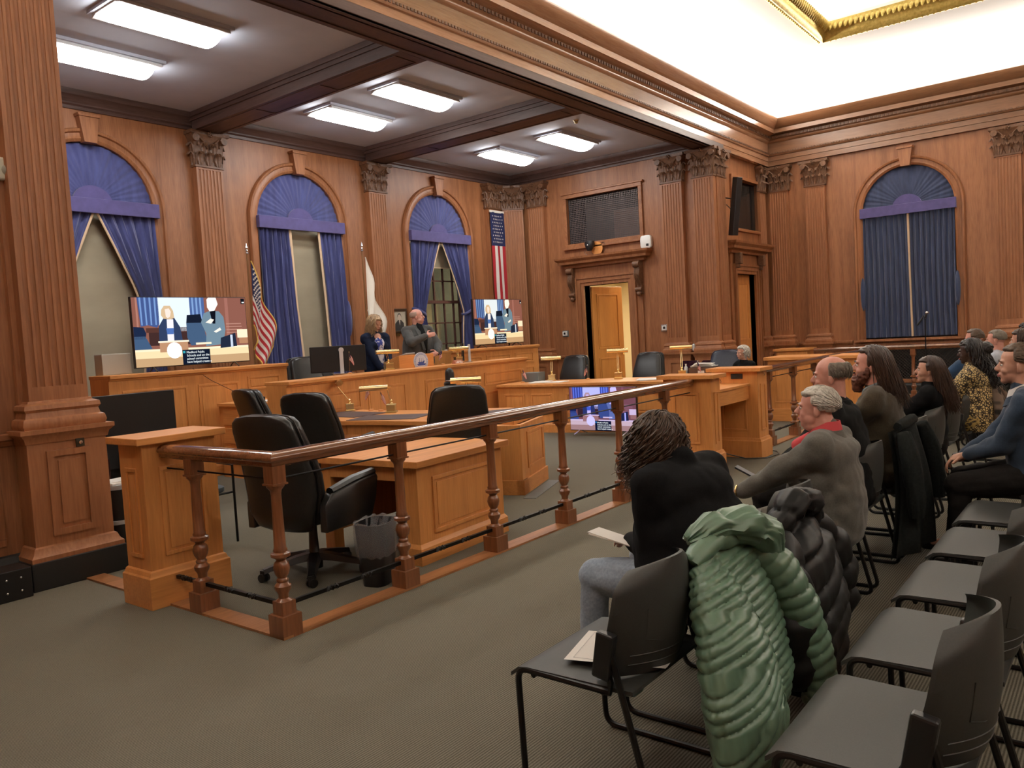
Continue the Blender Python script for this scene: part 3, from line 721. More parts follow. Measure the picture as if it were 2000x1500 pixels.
# ================================================================ FIXED OAK FURNITURE
def RZ(a): return Matrix.Rotation(a, 4, 'Z')
def seg_panels(mb, p0, p1, spans, z0, z1, inset=0, w=.028, d=.012):
    """panel mouldings on the right-hand face of segment p0->p1; spans are distances along it"""
    d0 = V3((p1[0]-p0[0], p1[1]-p0[1], 0)); a = atan2(d0.y, d0.x)
    T = mb.T; mb.T = T @ Matrix.Translation((p0[0], p0[1], 0)) @ RZ(a) @ Matrix.Translation((0, -inset, 0))
    for s in spans: frame_mould(mb, s[0], s[1], s[2] if len(s) > 2 else z0, s[3] if len(s) > 3 else z1, 0, w, d)
    mb.T = T
def counter(name, label, cat, path, z, depth, panels, group=None, base=.16, over=.05, top=.045, loc=None):
    t = thing(name, label, cat, (path[0][0], path[0][1], 0), 0, group)
    off = Matrix.Translation((-path[0][0], -path[0][1], 0))
    mb = MB(); mb.T = off
    mb.sweep([(0, 0), (0, z-top), (-.045, z-top), (-.045, 0)], path)
    for i, sp in panels: seg_panels(mb, path[i], path[i+1], sp, .3, z-.16)
    mb.build('front_panel', desk_v, t, smooth=0, bevel=.003)
    mb = MB(); mb.T = off
    mb.sweep([(over, z-top), (over, z), (-depth, z), (-depth, z-top)], path)
    mb.sweep([(0, z-top-.03), (.02, z-top-.02), (.025, z-top), (0, z-top)], path)
    mb.build('countertop', desk_x, t, smooth=0, bevel=.006)
    mb = MB(); mb.T = off
    mb.sweep([(0, 0), (.03, 0), (.03, base-.03), (.015, base), (0, base)], path); mb.build('plinth', desk_x, t, smooth=0, bevel=.003)
    # end panels
    for k, q in ((0, 1), (len(path)-1, len(path)-2)):
        mb = MB(); mb.T = off
        d = V3((path[q][0]-path[k][0], path[q][1]-path[k][1])).normalized()
        if k: d = -d
        nrm = V3((-d.y, d.x)); p = V3(path[k])
        s = .04 if k == 0 else -.04
        a, b = p + nrm*.045, p + nrm*(depth-.03)
        c, e = b + d*s, a + d*s
        mb.prism([(a.x, a.y), (b.x, b.y), (c.x, c.y), (e.x, e.y)], 0, z-top, 'z')
        mb.build('end_panel', desk_v, t, smooth=0)
    return t
struct(MB().box(6.3, 13.3, 9.0, YA-.02, 0, .3).build('floor.001', carpet, smooth=0))
counter('rear_bench', 'long oak bench front carrying the largest lit screen at left', 'bench', [(4.44, 9.5), (6.95, 9.5)], 1.415, .5,
        [(0, [(.15, .98, .3, 1.22), (1.13, 1.72, .3, 1.22), (1.86, 2.38, 1.08, 1.27)])], 'benches under the wall screens')
counter('rear_bench', 'oak bench under the smaller wall screen beside the hanging flag', 'bench', [(10.42, 9.5), (13.05, 9.5)], 1.42, .5,
        [(0, [(.5, .85, 1.08, 1.28), (.98, 1.7, 1.08, 1.28), (1.85, 2.45, 1.08, 1.28), (.98, 1.7, .5, 1.0), (1.85, 2.45, .5, 1.0)])], 'benches under the wall screens')
counter('rostrum_desk', 'long raised oak desk front before the two standing people', 'desk', [(5.86, 8.05), (8.35, 8.42), (11.62, 8.75)], 1.215, .36,
        [(0, [(.2, 1.35, .75, 1.02), (1.5, 2.35, .3, 1.02)]), (1, [(.3, 1.75, .3, 1.02), (1.9, 3.1, .8, 1.02), (1.9, 3.1, .3, .7)])])
counter('curved_desk', 'curved oak desk behind the floor standing screen', 'desk', [(10.45, 8.5), (10.6, 7.35), (10.95, 6.25), (10.8, 5.35)], .80, .95,
        [(0, [(.12, .52), (.64, 1.04)]), (1, [(.12, .55), (.65, 1.08)]), (2, [(.15, .8)])])
t = thing('clerk_desk', 'low oak side desk with drawers between bench and raised desk', 'desk', (5.75, 8.45, 0))
MB().box(0, .62, .02, .9, 0, .92).build('carcass', desk_v, t, smooth=0)
MB().box(-.03, .65, -.03, .9, .92, .96).build('countertop', desk_y, t, smooth=0, bevel=.004)
for z in (.2, .44, .68):
    d_ = MB().box(-.015, .005, .1, .8, z, z+.2).build('drawer', desk_y, t, smooth=0, bevel=.004)
    MB().ell((-.03, .45, z+.1), (.015, .02, .015), seg=8, rings=5).build('knob', desk_y, d_)
# ---- front desks of the horseshoe
t = thing('councillor_desk', 'square oak desk with panelled front right behind the railing', 'desk', (3.98, 4.03, 0), rad(4))
W_, D_, Hh = 1.06, .98, .76
MB().box(-.05, W_+.05, -.05, D_+.05, Hh-.05, Hh).build('desktop', desk_x, t, smooth=0, bevel=.005)
mb = MB().box(0, W_, 0, .04, 0, Hh-.05); frame_mould(mb, .16, W_-.16, .2, .62, 0, .03, .014); mb.build('front_panel', desk_v, t, smooth=0, bevel=.003)
mb = MB().box(W_-.04, W_, .04, D_, 0, Hh-.05).box(.0, .1, D_-.1, D_, 0, Hh-.05).box(0, .1, .04, .12, 0, Hh-.05).box(0, .03, .1, D_-.1, Hh-.16, Hh-.05).box(.05, W_-.04, D_-.03, D_, .15, Hh-.05)
mb.build('side_panel', desk_v, t, smooth=0, bevel=.003)
MB().sweep([(0, 0), (.02, 0), (.02, .12), (.008, .14), (0, .15)], [(0, .12), (0, 0), (W_, 0), (W_, D_)]).build('plinth', desk_x, t, smooth=0)
t = thing('curved_council_desk', 'curved oak desk holding two brass lamps and brown blotters', 'desk', (5.8, 6.0, 0))
off = Matrix.Translation((-5.8, -6.0, 0))
FR = [(5.95, 8.0), (5.86, 7.05), (5.98, 6.5), (6.03, 5.85), (6.36, 5.30), (6.28, 4.92)]
BK = [(7.12, 5.22), (7.42, 5.85), (7.22, 6.4), (7.02, 6.9), (6.93, 7.6), (7.0, 8.0)]
mb = MB(); mb.T = off; mb.prism(FR+BK, .71, .76, 'z'); mb.build('desktop', desk_y, t, smooth=0, bevel=.005)
mb = MB(); mb.T = off
for i in range(len(BK)-1): mb.sweep([(0, 0), (0, .71), (.04, .71), (.04, 0)], [(BK[i][0]-.06, BK[i][1]), (BK[i+1][0]-.06, BK[i+1][1])])
for i in range(len(FR)-2): mb.sweep([(.0, .60), (.0, .71), (.03, .71), (.03, .60)][::-1], [(FR[i][0]+.08, FR[i][1]), (FR[i+1][0]+.08, FR[i+1][1])])
mb.build('modesty_panel', desk_v, t, smooth=0)
ang = rad(20); T = off @ Matrix.Translation((6.30, 4.84, 0)) @ RZ(ang)
mb = MB(); mb.T = T; mb.box(.0, .12, .02, .5, 0, .71).box(.12, .86, .02, .06, 0, .71); frame_mould(mb, .2, .78, .24, .62, .02, .025, .012); mb.build('end_panel', desk_v, t, smooth=0, bevel=.003)
mb = MB(); mb.T = T; mb.box(-.02, .88, .0, .08, 0, .15).box(-.02, .14, 0, .5, 0, .15); mb.build('plinth', desk_x, t, smooth=0, bevel=.004)
tp = MB().cbox((6.62, 4.86, .003), (.95, .13, .004), rot=Euler((0, 0, ang))).build('floor_tape', tape, smooth=0)
tag(tp, 'strip of grey tape on the carpet at the foot of the curved desk', 'tape')
# ---- railing
def newel(name, label, x0, x1, y0, y1, H, faces, group=None):
    t = thing(name, label, 'pedestal', ((x0+x1)/2, (y0+y1)/2, 0), 0, group); a, b = (x1-x0)/2, (y1-y0)/2
    mb = MB().box(-a, a, -b, b, 0, H-.045)
    for f in faces:
        T = {'s': Matrix.Translation((0, -b, 0)), 'w': Matrix.Translation((-a, 0, 0)) @ RZ(-pi/2), 'e': Matrix.Translation((a, 0, 0)) @ RZ(pi/2)}[f]
        hw = (a if f == 's' else b); mb.T = T; frame_mould(mb, -hw+min(.1, hw*.5), hw-min(.1, hw*.5), .32, H-.2, 0, .025, .012); mb.T = Matrix()
    mb.build('body', desk_v, t, smooth=0, bevel=.004)
    pl = [(-a, -b), (a, -b), (a, b), (-a, b)]
    MB().sweep([(0, 0), (.03, 0), (.03, .2), (.02, .21), (.012, .235), (0, .245)], pl, closed=True).build('plinth', desk_x, t, smooth=0, bevel=.003)
    mb = MB(); mb.box(-a-.055, a+.055, -b-.055, b+.055, H-.045, H); mb.build('cap', desk_x, t, smooth=0, bevel=.005)
    return t
newel('newel_pedestal', 'tall oak pedestal where the railing starts, next to the fluted column', 2.47, 2.98, 4.93, 5.23, 1.10, 'sw', None)
PX, PY = 2.625, 3.77
def post_mesh():
    mb = MB()
    mb.box(-.065, .065, -.065, .065, 0, .125).box(-.045, .045, -.045, .045, .125, .20)
    mb.lathe([(.045, .20), (.04, .205), (.028, .215), (.030, .24), (.045, .265), (.047, .285), (.030, .305), (.034, .312), (.034, .32), (.026, .33), (.040, .355), (.047, .385), (.040, .415), (.026, .43),
              (.032, .44), (.055, .452), (.055, .47), (.038, .478), (.040, .49), (.034, .50), (.030, .70), (.029, .80), (.033, .825), (.05, .845), (.05, .855)], seg=14)
    mb.box(-.05, .05, -.05, .05, .855, .865).box(-.043, .043, -.043, .043, .865, .965)
    return mb
pm = post_mesh().mesh('post', post_wood); pm.polygons.foreach_set('use_smooth', [True]*len(pm.polygons)); pm.set_sharp_from_angle(angle=rad(40))
def handrail(mb, path):
    mb.sweep([(-.032, .955), (.032, .955), (.045, .965), (.048, .985), (.058, .995), (.060, 1.005), (.056, 1.018), (.045, 1.030), (.028, 1.038), (.01, 1.042), (-.01, 1.042), (-.028, 1.038), (-.045, 1.030), (-.056, 1.018), (-.060, 1.005), (-.058, .995), (-.048, .985), (-.045, .965)], path)
def twisted_bar(mb, a, b, z=.175):
    a, b = V3((a[0], a[1], z)), V3((b[0], b[1], z)); L = (b-a).length; d = (b-a)/L; up = V3((0, 0, 1)); sd = d.cross(up)
    rings = []; n = max(8, int(L/.012))
    for i in range(n+1):
        s = i/n*L; ph = 0; r = .013
        for c in (L*.36, L*.64):
            q = (s-c)/.045
            if abs(q) < 1: ph += (q+1)*pi*1.0; r = .013+.003*cos(q*9)
            elif q >= 1: ph += 2*pi*1.0
        rings.append([a + d*s + r*1.25*(cos(ph+pi/4+k*pi/2)*sd + sin(ph+pi/4+k*pi/2)*up) for k in range(4)])
    mb.loop(rings)
def railing(label, legs, posts, group=None):
    t = thing('railing', label, 'railing', (legs[0][0][0], legs[0][0][1], 0)); off = Matrix.Translation((-legs[0][0][0], -legs[0][0][1], 0))
    for L in legs:
        mb = MB(); mb.T = off; handrail(mb, L); h = mb.build('handrail', [rail_x], t, smooth=35)
        mb = MB(); mb.T = off; mb.sweep([(-.065, .0), (.065, 0), (.065, .014), (-.065, .014)], L); mb.build('floor_strip', strip_wood, t, smooth=0)
        for z, r in ((.885, .006),):
            mb = MB(); mb.T = off; mb.tube([(p[0], p[1], z) for p in L], r, 6); mb.build('upper_rod', iron, t)
    for p in posts:
        o = bpy.data.objects.new('post', pm); COL.objects.link(o); o.parent = t; o.location = (p[0]-legs[0][0][0], p[1]-legs[0][0][1], 0)
    for i in range(len(posts)-1):
        mb = MB(); mb.T = off; twisted_bar(mb, posts[i], posts[i+1]); mb.build('lower_bar', iron, t, smooth=0)
    return t
pts = [(PX+.04, 4.60)] + [(PX+.945*k, PY+.004*k) for k in range(6)]
rl = railing('long polished oak railing from the corner pedestal towards the speaking stand', [[(PX, 4.925), (PX, PY), (7.95, PY+.02)]], [(PX, 4.6)]+pts[1:])
mb = MB(); twisted_bar(mb, (PX, 4.93), (PX, 4.6)); mb.T = Matrix.Translation((-PX, -4.925, 0))
mb2 = MB(); mb2.T = Matrix.Translation((-PX, -4.925, 0)); twisted_bar(mb2, (PX, 4.92), (PX, 4.6)); mb2.build('lower_bar', iron, rl, smooth=0)
st = MB().box(PX-.065, PX+.065, 5.26, 6.15, 0, .014).build('floor_strip', strip_wood, smooth=0); tag(st, 'short oak strip on the carpet between pedestal and column', 'floor strip')
# ---- speaking stand: two tall pedestals with a counter between
t = thing('speaking_stand', 'oak speaking stand with a low counter between two tall pedestals', 'lectern', (8.6, 3.85, 0)); off = Matrix.Translation((-8.6, -3.85, 0))
for (a, b, c, d, mats) in ((7.98, 8.22, 3.56, 4.12, 0), (9.12, 9.42, 3.48, 4.05, 0)):
    mb = MB(); mb.T = off; mb.box(a, b, c, d, 0, 1.03)
    mb.T = off @ Matrix.Translation((a, 0, 0)) @ RZ(-pi/2); frame_mould(mb, -d+.12, -c-.14, .32, .88, 0, .022, .012)
    mb.T = off @ Matrix.Translation((0, c, 0)); frame_mould(mb, a+.07, b-.07, .32, .88, 0, .02, .01); mb.T = off
    mb.sweep([(0, 0), (.03, 0), (.03, .2), (.02, .21), (.01, .235), (0, .24)], [(a, c), (b, c), (b, d), (a, d)], closed=True)
    mb.build('side_pedestal', desk_v, t, smooth=0, bevel=.003)
    mb = MB(); mb.T = off; mb.box(a-.06, b+.05, c-.06, d+.05, 1.03, 1.075); mb.build('cap', desk_x, t, smooth=0, bevel=.005)
mb = MB(); mb.T = off; mb.box(8.22, 9.12, 3.57, 4.1, .86, .89); mb.build('counter', desk_x, t, smooth=0, bevel=.003)
mb = MB(); mb.T = off; mb.box(8.22, 9.12, 3.59, 3.62, .70, .86).box(8.22, 9.12, 4.06, 4.1, 0, .86); mb.build('apron', desk_x, t, smooth=0, bevel=.003)
mb = MB(); mb.T = off; mb.box(9.105, 9.12, 3.66, 3.80, .945, 1.005); mb.build('socket_plate', black_paint, t, smooth=0)
for x, y in ((8.21, 3.555), (9.30, 3.475)):
    mb = MB(); mb.T = off; mb.tube([(x, y-.005, 1.01), (x, y-.012, .99), (x+.01, y-.012, .975), (x, y-.005, .97)], .004, 5); mb.build('hook', chrome, t)
cb = MB().tube([(8.75, 3.95, .5), (8.74, 3.9, .3), (8.78, 3.8, .1), (8.95, 3.6, .02), (9.1, 3.40, .012), (9.4, 3.36, .012), (9.6, 3.45, .012), (9.7, 3.62, .012)], .007, 6).build('power_cord', plastic_black)
tag(cb, 'thin black cord trailing on the carpet at the speaking stand', 'cord')
pw = MB().cbox((8.72, 3.92, .52), (.05, .05, .14)).cbox((8.80, 3.9, .545), (.10, .03, .03)).tube([(8.72, 3.93, .6), (8.71, 3.95, .85)], .006, 6).build('microphone_clamp', plastic_black, smooth=0, bevel=.008)
tag(pw, 'black clamp hanging under the counter of the speaking stand', 'clamp')
railing('shorter oak railing running on behind the row of listeners', [[(9.45, 3.72), (14.3, 3.72)]], [(10.12+.96*k, 3.72) for k in range(5)])
rk = thing('railing', 'far oak railing section against the wall of the curtained window', 'railing', (15.9, 4.9, 0)); mb = MB(); mb.T = Matrix(); handrail(mb, [(.0, .0), (.0, -2.6)]); mb.build('handrail', rail_x, rk, smooth=35)
for k in range(4):
    o = bpy.data.objects.new('post', pm); COL.objects.link(o); o.parent = rk; o.location = (0, -.15-.8*k, 0)
newel('newel_pedestal', 'small far pedestal with a dark plate under the corner pilaster', 15.75, 16.15, 5.0, 5.6, 1.05, 'w')
MB().box(-.215, -.2, -.12, .05, .78, .9).build('plate', black_paint, [o for o in COL.objects if o.name.startswith('newel_pedestal') and o.parent is None][-1], smooth=0)
# side desk beyond the railing
t = thing('side_desk', 'panelled oak side desk standing beyond the shorter railing', 'desk', (12.65, 4.3, 0))
mb = MB().box(0, .7, -1.05, .35, 0, .98); mb.T = RZ(-pi/2); frame_mould(mb, -.25, .35, .3, .85, 0, .025, .012); frame_mould(mb, .42, .95, .3, .85, 0, .025, .012); mb.build('body', desk_v, t, smooth=0, bevel=.003)
MB().box(-.05, .75, -1.1, .4, .98, 1.03).build('countertop', desk_y, t, smooth=0, bevel=.005)
MB().box(-.025, .72, -1.07, .37, 0, .2).build('plinth', desk_y, t, smooth=0, bevel=.004)
# radiator grilles of the hall wall
rg_ = thing('radiator_grille', 'black lattice radiator grille under the curtained window', 'radiator grille', (XC, 3.5, 0), -pi/2)
mb = MB(); mb.box(-1.0, 1.0, -.03, 0, .28, .9); mb.build('backing', void, rg_, smooth=0)
mb = MB()
for k in range(34):
    x = -1.0+k*.06; mb.tube([(x, -.035, .3), (min(x+.6, 1.0), -.035, .3+min(.6, 1.0-x))], .006, 4); mb.tube([(-x, -.037, .3), (max(-x-.6, -1.0), -.037, .3+min(.6, 1.0-x))], .006, 4)
mb.build('lattice', base('lattice_metal', (.03, .02, .015), .5, .3), rg_, smooth=0)
MB().box(-1.05, 1.05, -.05, 0, .9, .96).box(-1.05, 1.05, -.05, 0, .22, .3).build('frame', wall_wood_y, rg_, smooth=0, bevel=.004)

# ================================================================ SCREENS
PIC = {}
def picmat(rgb):
    k = tuple(rgb)
    if k not in PIC: m_ = sum(rgb)/3; PIC[k] = emis('screen_%d' % len(PIC), lin(tuple(m_+(c-m_)*.82 for c in rgb)), 1.15)
    return PIC[k]
def tv(name, label, W, H, loc, rz, tint=(1, 1, 1), feet=True, caption=True, group=None, legm=None):
    t = thing(name, label, 'television', loc, rz, group); z0 = .07
    MB().box(-W/2-.008, W/2+.008, -.0, .05, z0-.012, z0+H+.008).build('housing', plastic_black, t, smooth=0, bevel=.004)
    MB().box(-.3, .3, .05, .09, z0+.05, z0+H*.55).build('back_cover', plastic_black, t, smooth=0, bevel=.01)
    if feet:
        for s in (-1, 1):
            mb = MB(); x = s*W*.36
            mb.tube([(x, .02, z0), (x-s*.0-.03, -.13, .008)], .009, 6).tube([(x, .02, z0), (x+.03, .16, .008)], .009, 6); mb.build('foot', legm or plastic_black, t)
    shapes = []
    def P(col, pts, layer): shapes.append((tuple(min(255, c*k) for c, k in zip(col, tint)), [((u-.5)*W, z0+v*H) for u, v in pts], layer))
    R = lambda a, b, c, d: [(a, c), (b, c), (b, d), (a, d)]
    P((150, 88, 72), R(0, 1, 0, 1), 0); P((185, 118, 100), R(.03, .045, .3, 1), 1); P((172, 105, 90), R(.80, .83, .3, 1), 1)
    P((60, 85, 150), [(.045, 1), (.215, 1), (.215, .62), (.19, .56), (.12, .60), (.06, .58)], 1)
    for k in range(4): P((110, 150, 215), [(.06+.04*k, 1), (.075+.04*k, 1), (.078+.038*k, .6), (.066+.038*k, .6)], 2)
    P((226, 240, 252), R(.21, .48, .50, 1), 1); P((70, 100, 165), R(.48, .61, .66, 1), 1)
    for k in range(3): P((120, 160, 220), R(.50+.035*k, .515+.035*k, .66, 1), 2)
    P((92, 52, 44), R(.1, .64, .49, .56), 1); P((70, 42, 40), R(.12, .50, .30, .49), 1)
    for k in range(4): P((190, 130, 112), R(.80, .96-.005*k, .45+.045*k, .465+.045*k), 2)
    P((25, 40, 75), [(0, .58), (.08, .57), (.10, .48), (.09, .40), (0, .40)], 3); P((60, 90, 130), [(0, .44), (.09, .44), (.14, .26), (.04, .22), (0, .25)], 3)
    P((20, 28, 48), [(.44, .62), (.45, .74), (.57, .75), (.585, .62)], 3); P((62, 92, 130), [(.44, .62), (.585, .62), (.62, .30), (.47, .28), (.44, .4)], 3)
    # seated desk, lectern
    P((250, 222, 165), R(0, 1, 0, .24), 4); P((205, 160, 110), R(0, 1, .0, .12), 5); P((255, 238, 196), R(.0, 1, .22, .25), 6)
    # woman
    P((45, 62, 100), [(.20, .33), (.205, .58), (.25, .70), (.34, .70), (.385, .56), (.40, .33)], 5); P((240, 236, 240), [(.275, .68), (.33, .68), (.325, .36), (.27, .36)], 6)
    P((70, 110, 190), [(.265, .55), (.33, .55), (.325, .46), (.27, .46)], 7)
    P((222, 186, 140), [(.235, .82), (.26, .88), (.31, .88), (.335, .80), (.34, .70), (.31, .68), (.25, .69), (.23, .74)], 7)
    P((252, 226, 210), [(.265, .83), (.30, .84), (.315, .79), (.305, .72), (.285, .695), (.27, .72)], 8)
    # man
    P((108, 138, 158), [(.57, .62), (.60, .76), (.66, .80), (.74, .79), (.78, .70), (.79, .50), (.76, .28), (.60, .26), (.61, .45)], 7)
    P((15, 18, 30), [(.655, .80), (.71, .80), (.70, .60), (.675, .60)], 8); P((255, 248, 240), [(.635, .97), (.65, 1), (.72, 1), (.735, .90), (.70, .80), (.655, .79), (.635, .85)], 9)
    P((255, 240, 225), [(.61, .62), (.66, .68), (.69, .66), (.66, .60)], 9); P((255, 240, 225), [(.68, .48), (.74, .54), (.75, .50), (.70, .46)], 9)
    P((196, 140, 100), R(.20, .44, .20, .36), 8); P((255, 238, 210), R(.19, .45, .34, .365), 9); P((255, 255, 255), [(.32+.065*cos(a*pi/8), .22+.12*sin(a*pi/8)) for a in range(16)], 10)
    P((250, 236, 200), R(.51, .65, .29, .32), 9); P((32, 42, 66), [(.73, .22), (.74, .38), (.88, .45), (.89, .24)], 9); P((200, 214, 235), R(.83, .852, .23, .42), 10)
    P((255, 236, 196), R(.9, 1, .37, .5), 5); P((190, 130, 90), R(.915, 1, .28, .37), 6)
    P((20, 22, 30), R(.955, .99, .90, .985), 9); P((230, 235, 235), R(.965, .988, .915, .935), 10)
    P((16, 26, 48), R(.385, .63, -.0, .22), 11); P((40, 170, 190), R(.39, .41, .17, .205), 12)
    mb = MB(); cols = []
    for c, pts, ly in shapes:
        if c not in cols: cols.append(c)
        y = -.001-.0006*ly; mb.add([(u, y, v) for u, v in pts], [tuple(range(len(pts)))], cols.index(c))
    me = mb.mesh('screen', [picmat(c) for c in cols], fix=False); o = bpy.data.objects.new('screen', me); COL.objects.link(o); o.parent = t
    if caption:
        T = Matrix.Translation(((.42-.5)*W, -.0095, z0+.165*H)) @ Matrix.Rotation(pi/2, 4, 'X')
        text_mesh('Medford Public\nSchools and on the\nschool committee\nhave helped create a', .048*H, picmat((235, 245, 250)), T, t, 'caption')
    return t
tv('wall_screen', 'largest lit television on the rear bench beside the left flag', 1.60, .87, (5.70, 9.72, 1.415), 0, group='lit televisions with the live picture')
tv('wall_screen', 'lit television on the right rear bench below the hanging flag', 1.50, .85, (12.15, 9.75, 1.42), 0, (1, .97, .92), group='lit televisions with the live picture')
tv('floor_screen', 'lit television standing on the carpet before the curved desk', 1.17, .66, (10.30, 6.36, .03), rad(-90), (.78, .74, 1.12), group='lit televisions with the live picture', legm=chrome)
t = thing('display_panel', 'large switched-off black display seen behind the oak pedestal', 'television', (3.42, 7.2, 0))
MB().box(-.55, .55, 0, .05, .62, 1.285).build('housing', plastic_black, t, smooth=0, bevel=.006)
MB().box(-.08, .08, .05, .12, 0, .9).box(-.4, .4, -.2, .3, 0, .03).build('stand', plastic_black, t, smooth=0, bevel=.004)
# ================================================================ CHAIRS
def rrect(w, d, z, cx=0, cy=0, r=.3, n=20, tilt=0):
    P = []
    for k in range(n):
        a = 2*pi*k/n; c, s = cos(a), sin(a); e = r*2
        x = w/2*abs(c)**e*(1 if c > 0 else -1); y = d/2*abs(s)**e*(1 if s > 0 else -1)
        P.append((cx+x, cy+y, z+tilt*y))
    return P
def exec_chair(label, loc, rz, mat=leather, group='black leather office chairs', recline=0):
    t = thing('office_chair', label, 'chair', loc, rz, group); t.scale = (1.10, 1.08, 1.0)
    # local +y is forward
    mb = MB(); mb.lathe([(.05, .04), (.05, .12), (.035, .14), (.028, .3), (.028, .40)], seg=12); mb.box(-.1, .1, -.14, .14, .38, .42)
    for k in range(5):
        a = 2*pi*k/5+.3; c, s = cos(a), sin(a)
        rings = []
        for d, w, z, h in ((.03, .045, .13, .05), (.12, .04, .12, .045), (.29, .028, .085, .03), (.33, .03, .075, .03)):
            p = V3((c*d, s*d, z)); q = V3((-s, c, 0)); rings.append([p+q*w/1+V3((0, 0, -h/2)), p-q*w+V3((0, 0, -h/2)), p-q*w*.7+V3((0, 0, h/2)), p+q*w*.7+V3((0, 0, h/2))])
        mb.loop(rings)
    mb.build('star_base', plastic_black, t, smooth=40)
    for k in range(5):
        a = 2*pi*k/5+.3; c, s = cos(a), sin(a); cs = MB()
        cs.T = Matrix.Translation((c*.33, s*.33, .03)) @ RZ(a+.6)
        for o_ in (-.016, .016): cs.lathe([(.008, -.011), (.029, -.009), (.030, .009), (.008, .011)], (o_, 0, 0), 14, axis='x')
        cs.box(-.012, .012, -.02, .02, .0, .05); cs.build('caster', plastic_black, t, smooth=40)
    mb = MB(); rg = []
    for z, w, d in ((.405, .40, .40), (.42, .50, .50), (.46, .54, .54), (.50, .54, .54), (.525, .50, .50), (.535, .40, .40)): rg.append(rrect(w, d, z, 0, .03, .32, 24))
    mb.loop(rg); mb.build('seat', mat, t, smooth=60)
    # outer shell and front cushion of the back
    def back(y0, th, zs, nm, grow=0):
        mb = MB(); rg = []
        for z, w, cy in zs:
            rg.append(rrect(w+grow, th, z, 0, y0+cy - recline*(z-.5), .32, 24))
        mb.loop(rg); return mb.build(nm, mat, t, smooth=60)
    prof = [(.36, .30, .02), (.40, .42, -.03), (.50, .50, -.055), (.62, .54, -.05), (.75, .545, -.065), (.88, .52, -.10), (.98, .49, -.135), (1.07, .47, -.165), (1.13, .44, -.18), (1.165, .37, -.185), (1.178, .22, -.185)]
    back(-.215, .10, prof, 'back_shell')
    back(-.125, .10, [(z-.01 if z > 1 else z, w-.03, cy) for z, w, cy in prof[1:]], 'backrest')
    pl = MB(); pts = []
    for z, w, cy in prof[2:-1]: pts.append((-(w/2)-.002, -.178+cy - recline*(z-.5), z))
    pts2 = [(-x, y, z) for x, y, z in pts][::-1]; pl.tube(pts+[(-.1, pts[-1][1], 1.178), (.1, pts[-1][1], 1.178)]+pts2, .006, 6); pl.build('piping', mat, t)
    for s in (-1, 1):
        mb = MB(); rg = []
        poly = [(-.24, .37), (.22, .37), (.28, .50), (.31, .655), (.29, .675), (.05, .655), (-.17, .62), (-.24, .55)]
        for x in (.255, .265, .315, .325):
            e = 0 if .26 < x < .32 else .012
            rg.append([(s*x, y+(-e if y > 0 else e), z+(-e if z > .5 else e)) for y, z in poly])
        mb.loop(rg); mb.build('armrest', mat, t, smooth=50, bevel=.004)
        mb = MB().tube([(s*.29, -.16, .632), (s*.29, .06, .668), (s*.29, .29, .685)], [.028, .034, .03], 8); mb.build('arm_pad', mat, t)
    return t
exec_chair('black leather office chair nearest the railing corner, back to the camera', (3.50, 4.62, 0), rad(-78))
exec_chair('black leather office chair behind the nearest one, in front of the blotters', (5.12, 6.38, 0), rad(-70))
exec_chair('farthest left office chair, seen from the side beside the bench', (5.66, 7.95, 0), rad(-98))
exec_chair('black leather office chair with its broad back to the camera, beside the waste bin', (5.72, 5.22, 0), rad(-40), recline=-.02)
exec_chair('black chair half hidden behind the wide monitor on the raised desk', (7.45, 9.45, .3), rad(176))
exec_chair('black chair behind the left of the bright desk lamps on the curved desk', (12.35, 8.35, 0), rad(95))
exec_chair('black chair in front of the open door at the curved desk', (12.5, 6.85, 0), rad(95))
exec_chair('dark blue chair beside the white haired seated person', (12.25, 5.25, 0), rad(100), leather_blue)
exec_chair('black chair close behind the navy jacketed woman', (8.0, 9.75, .3), rad(190))
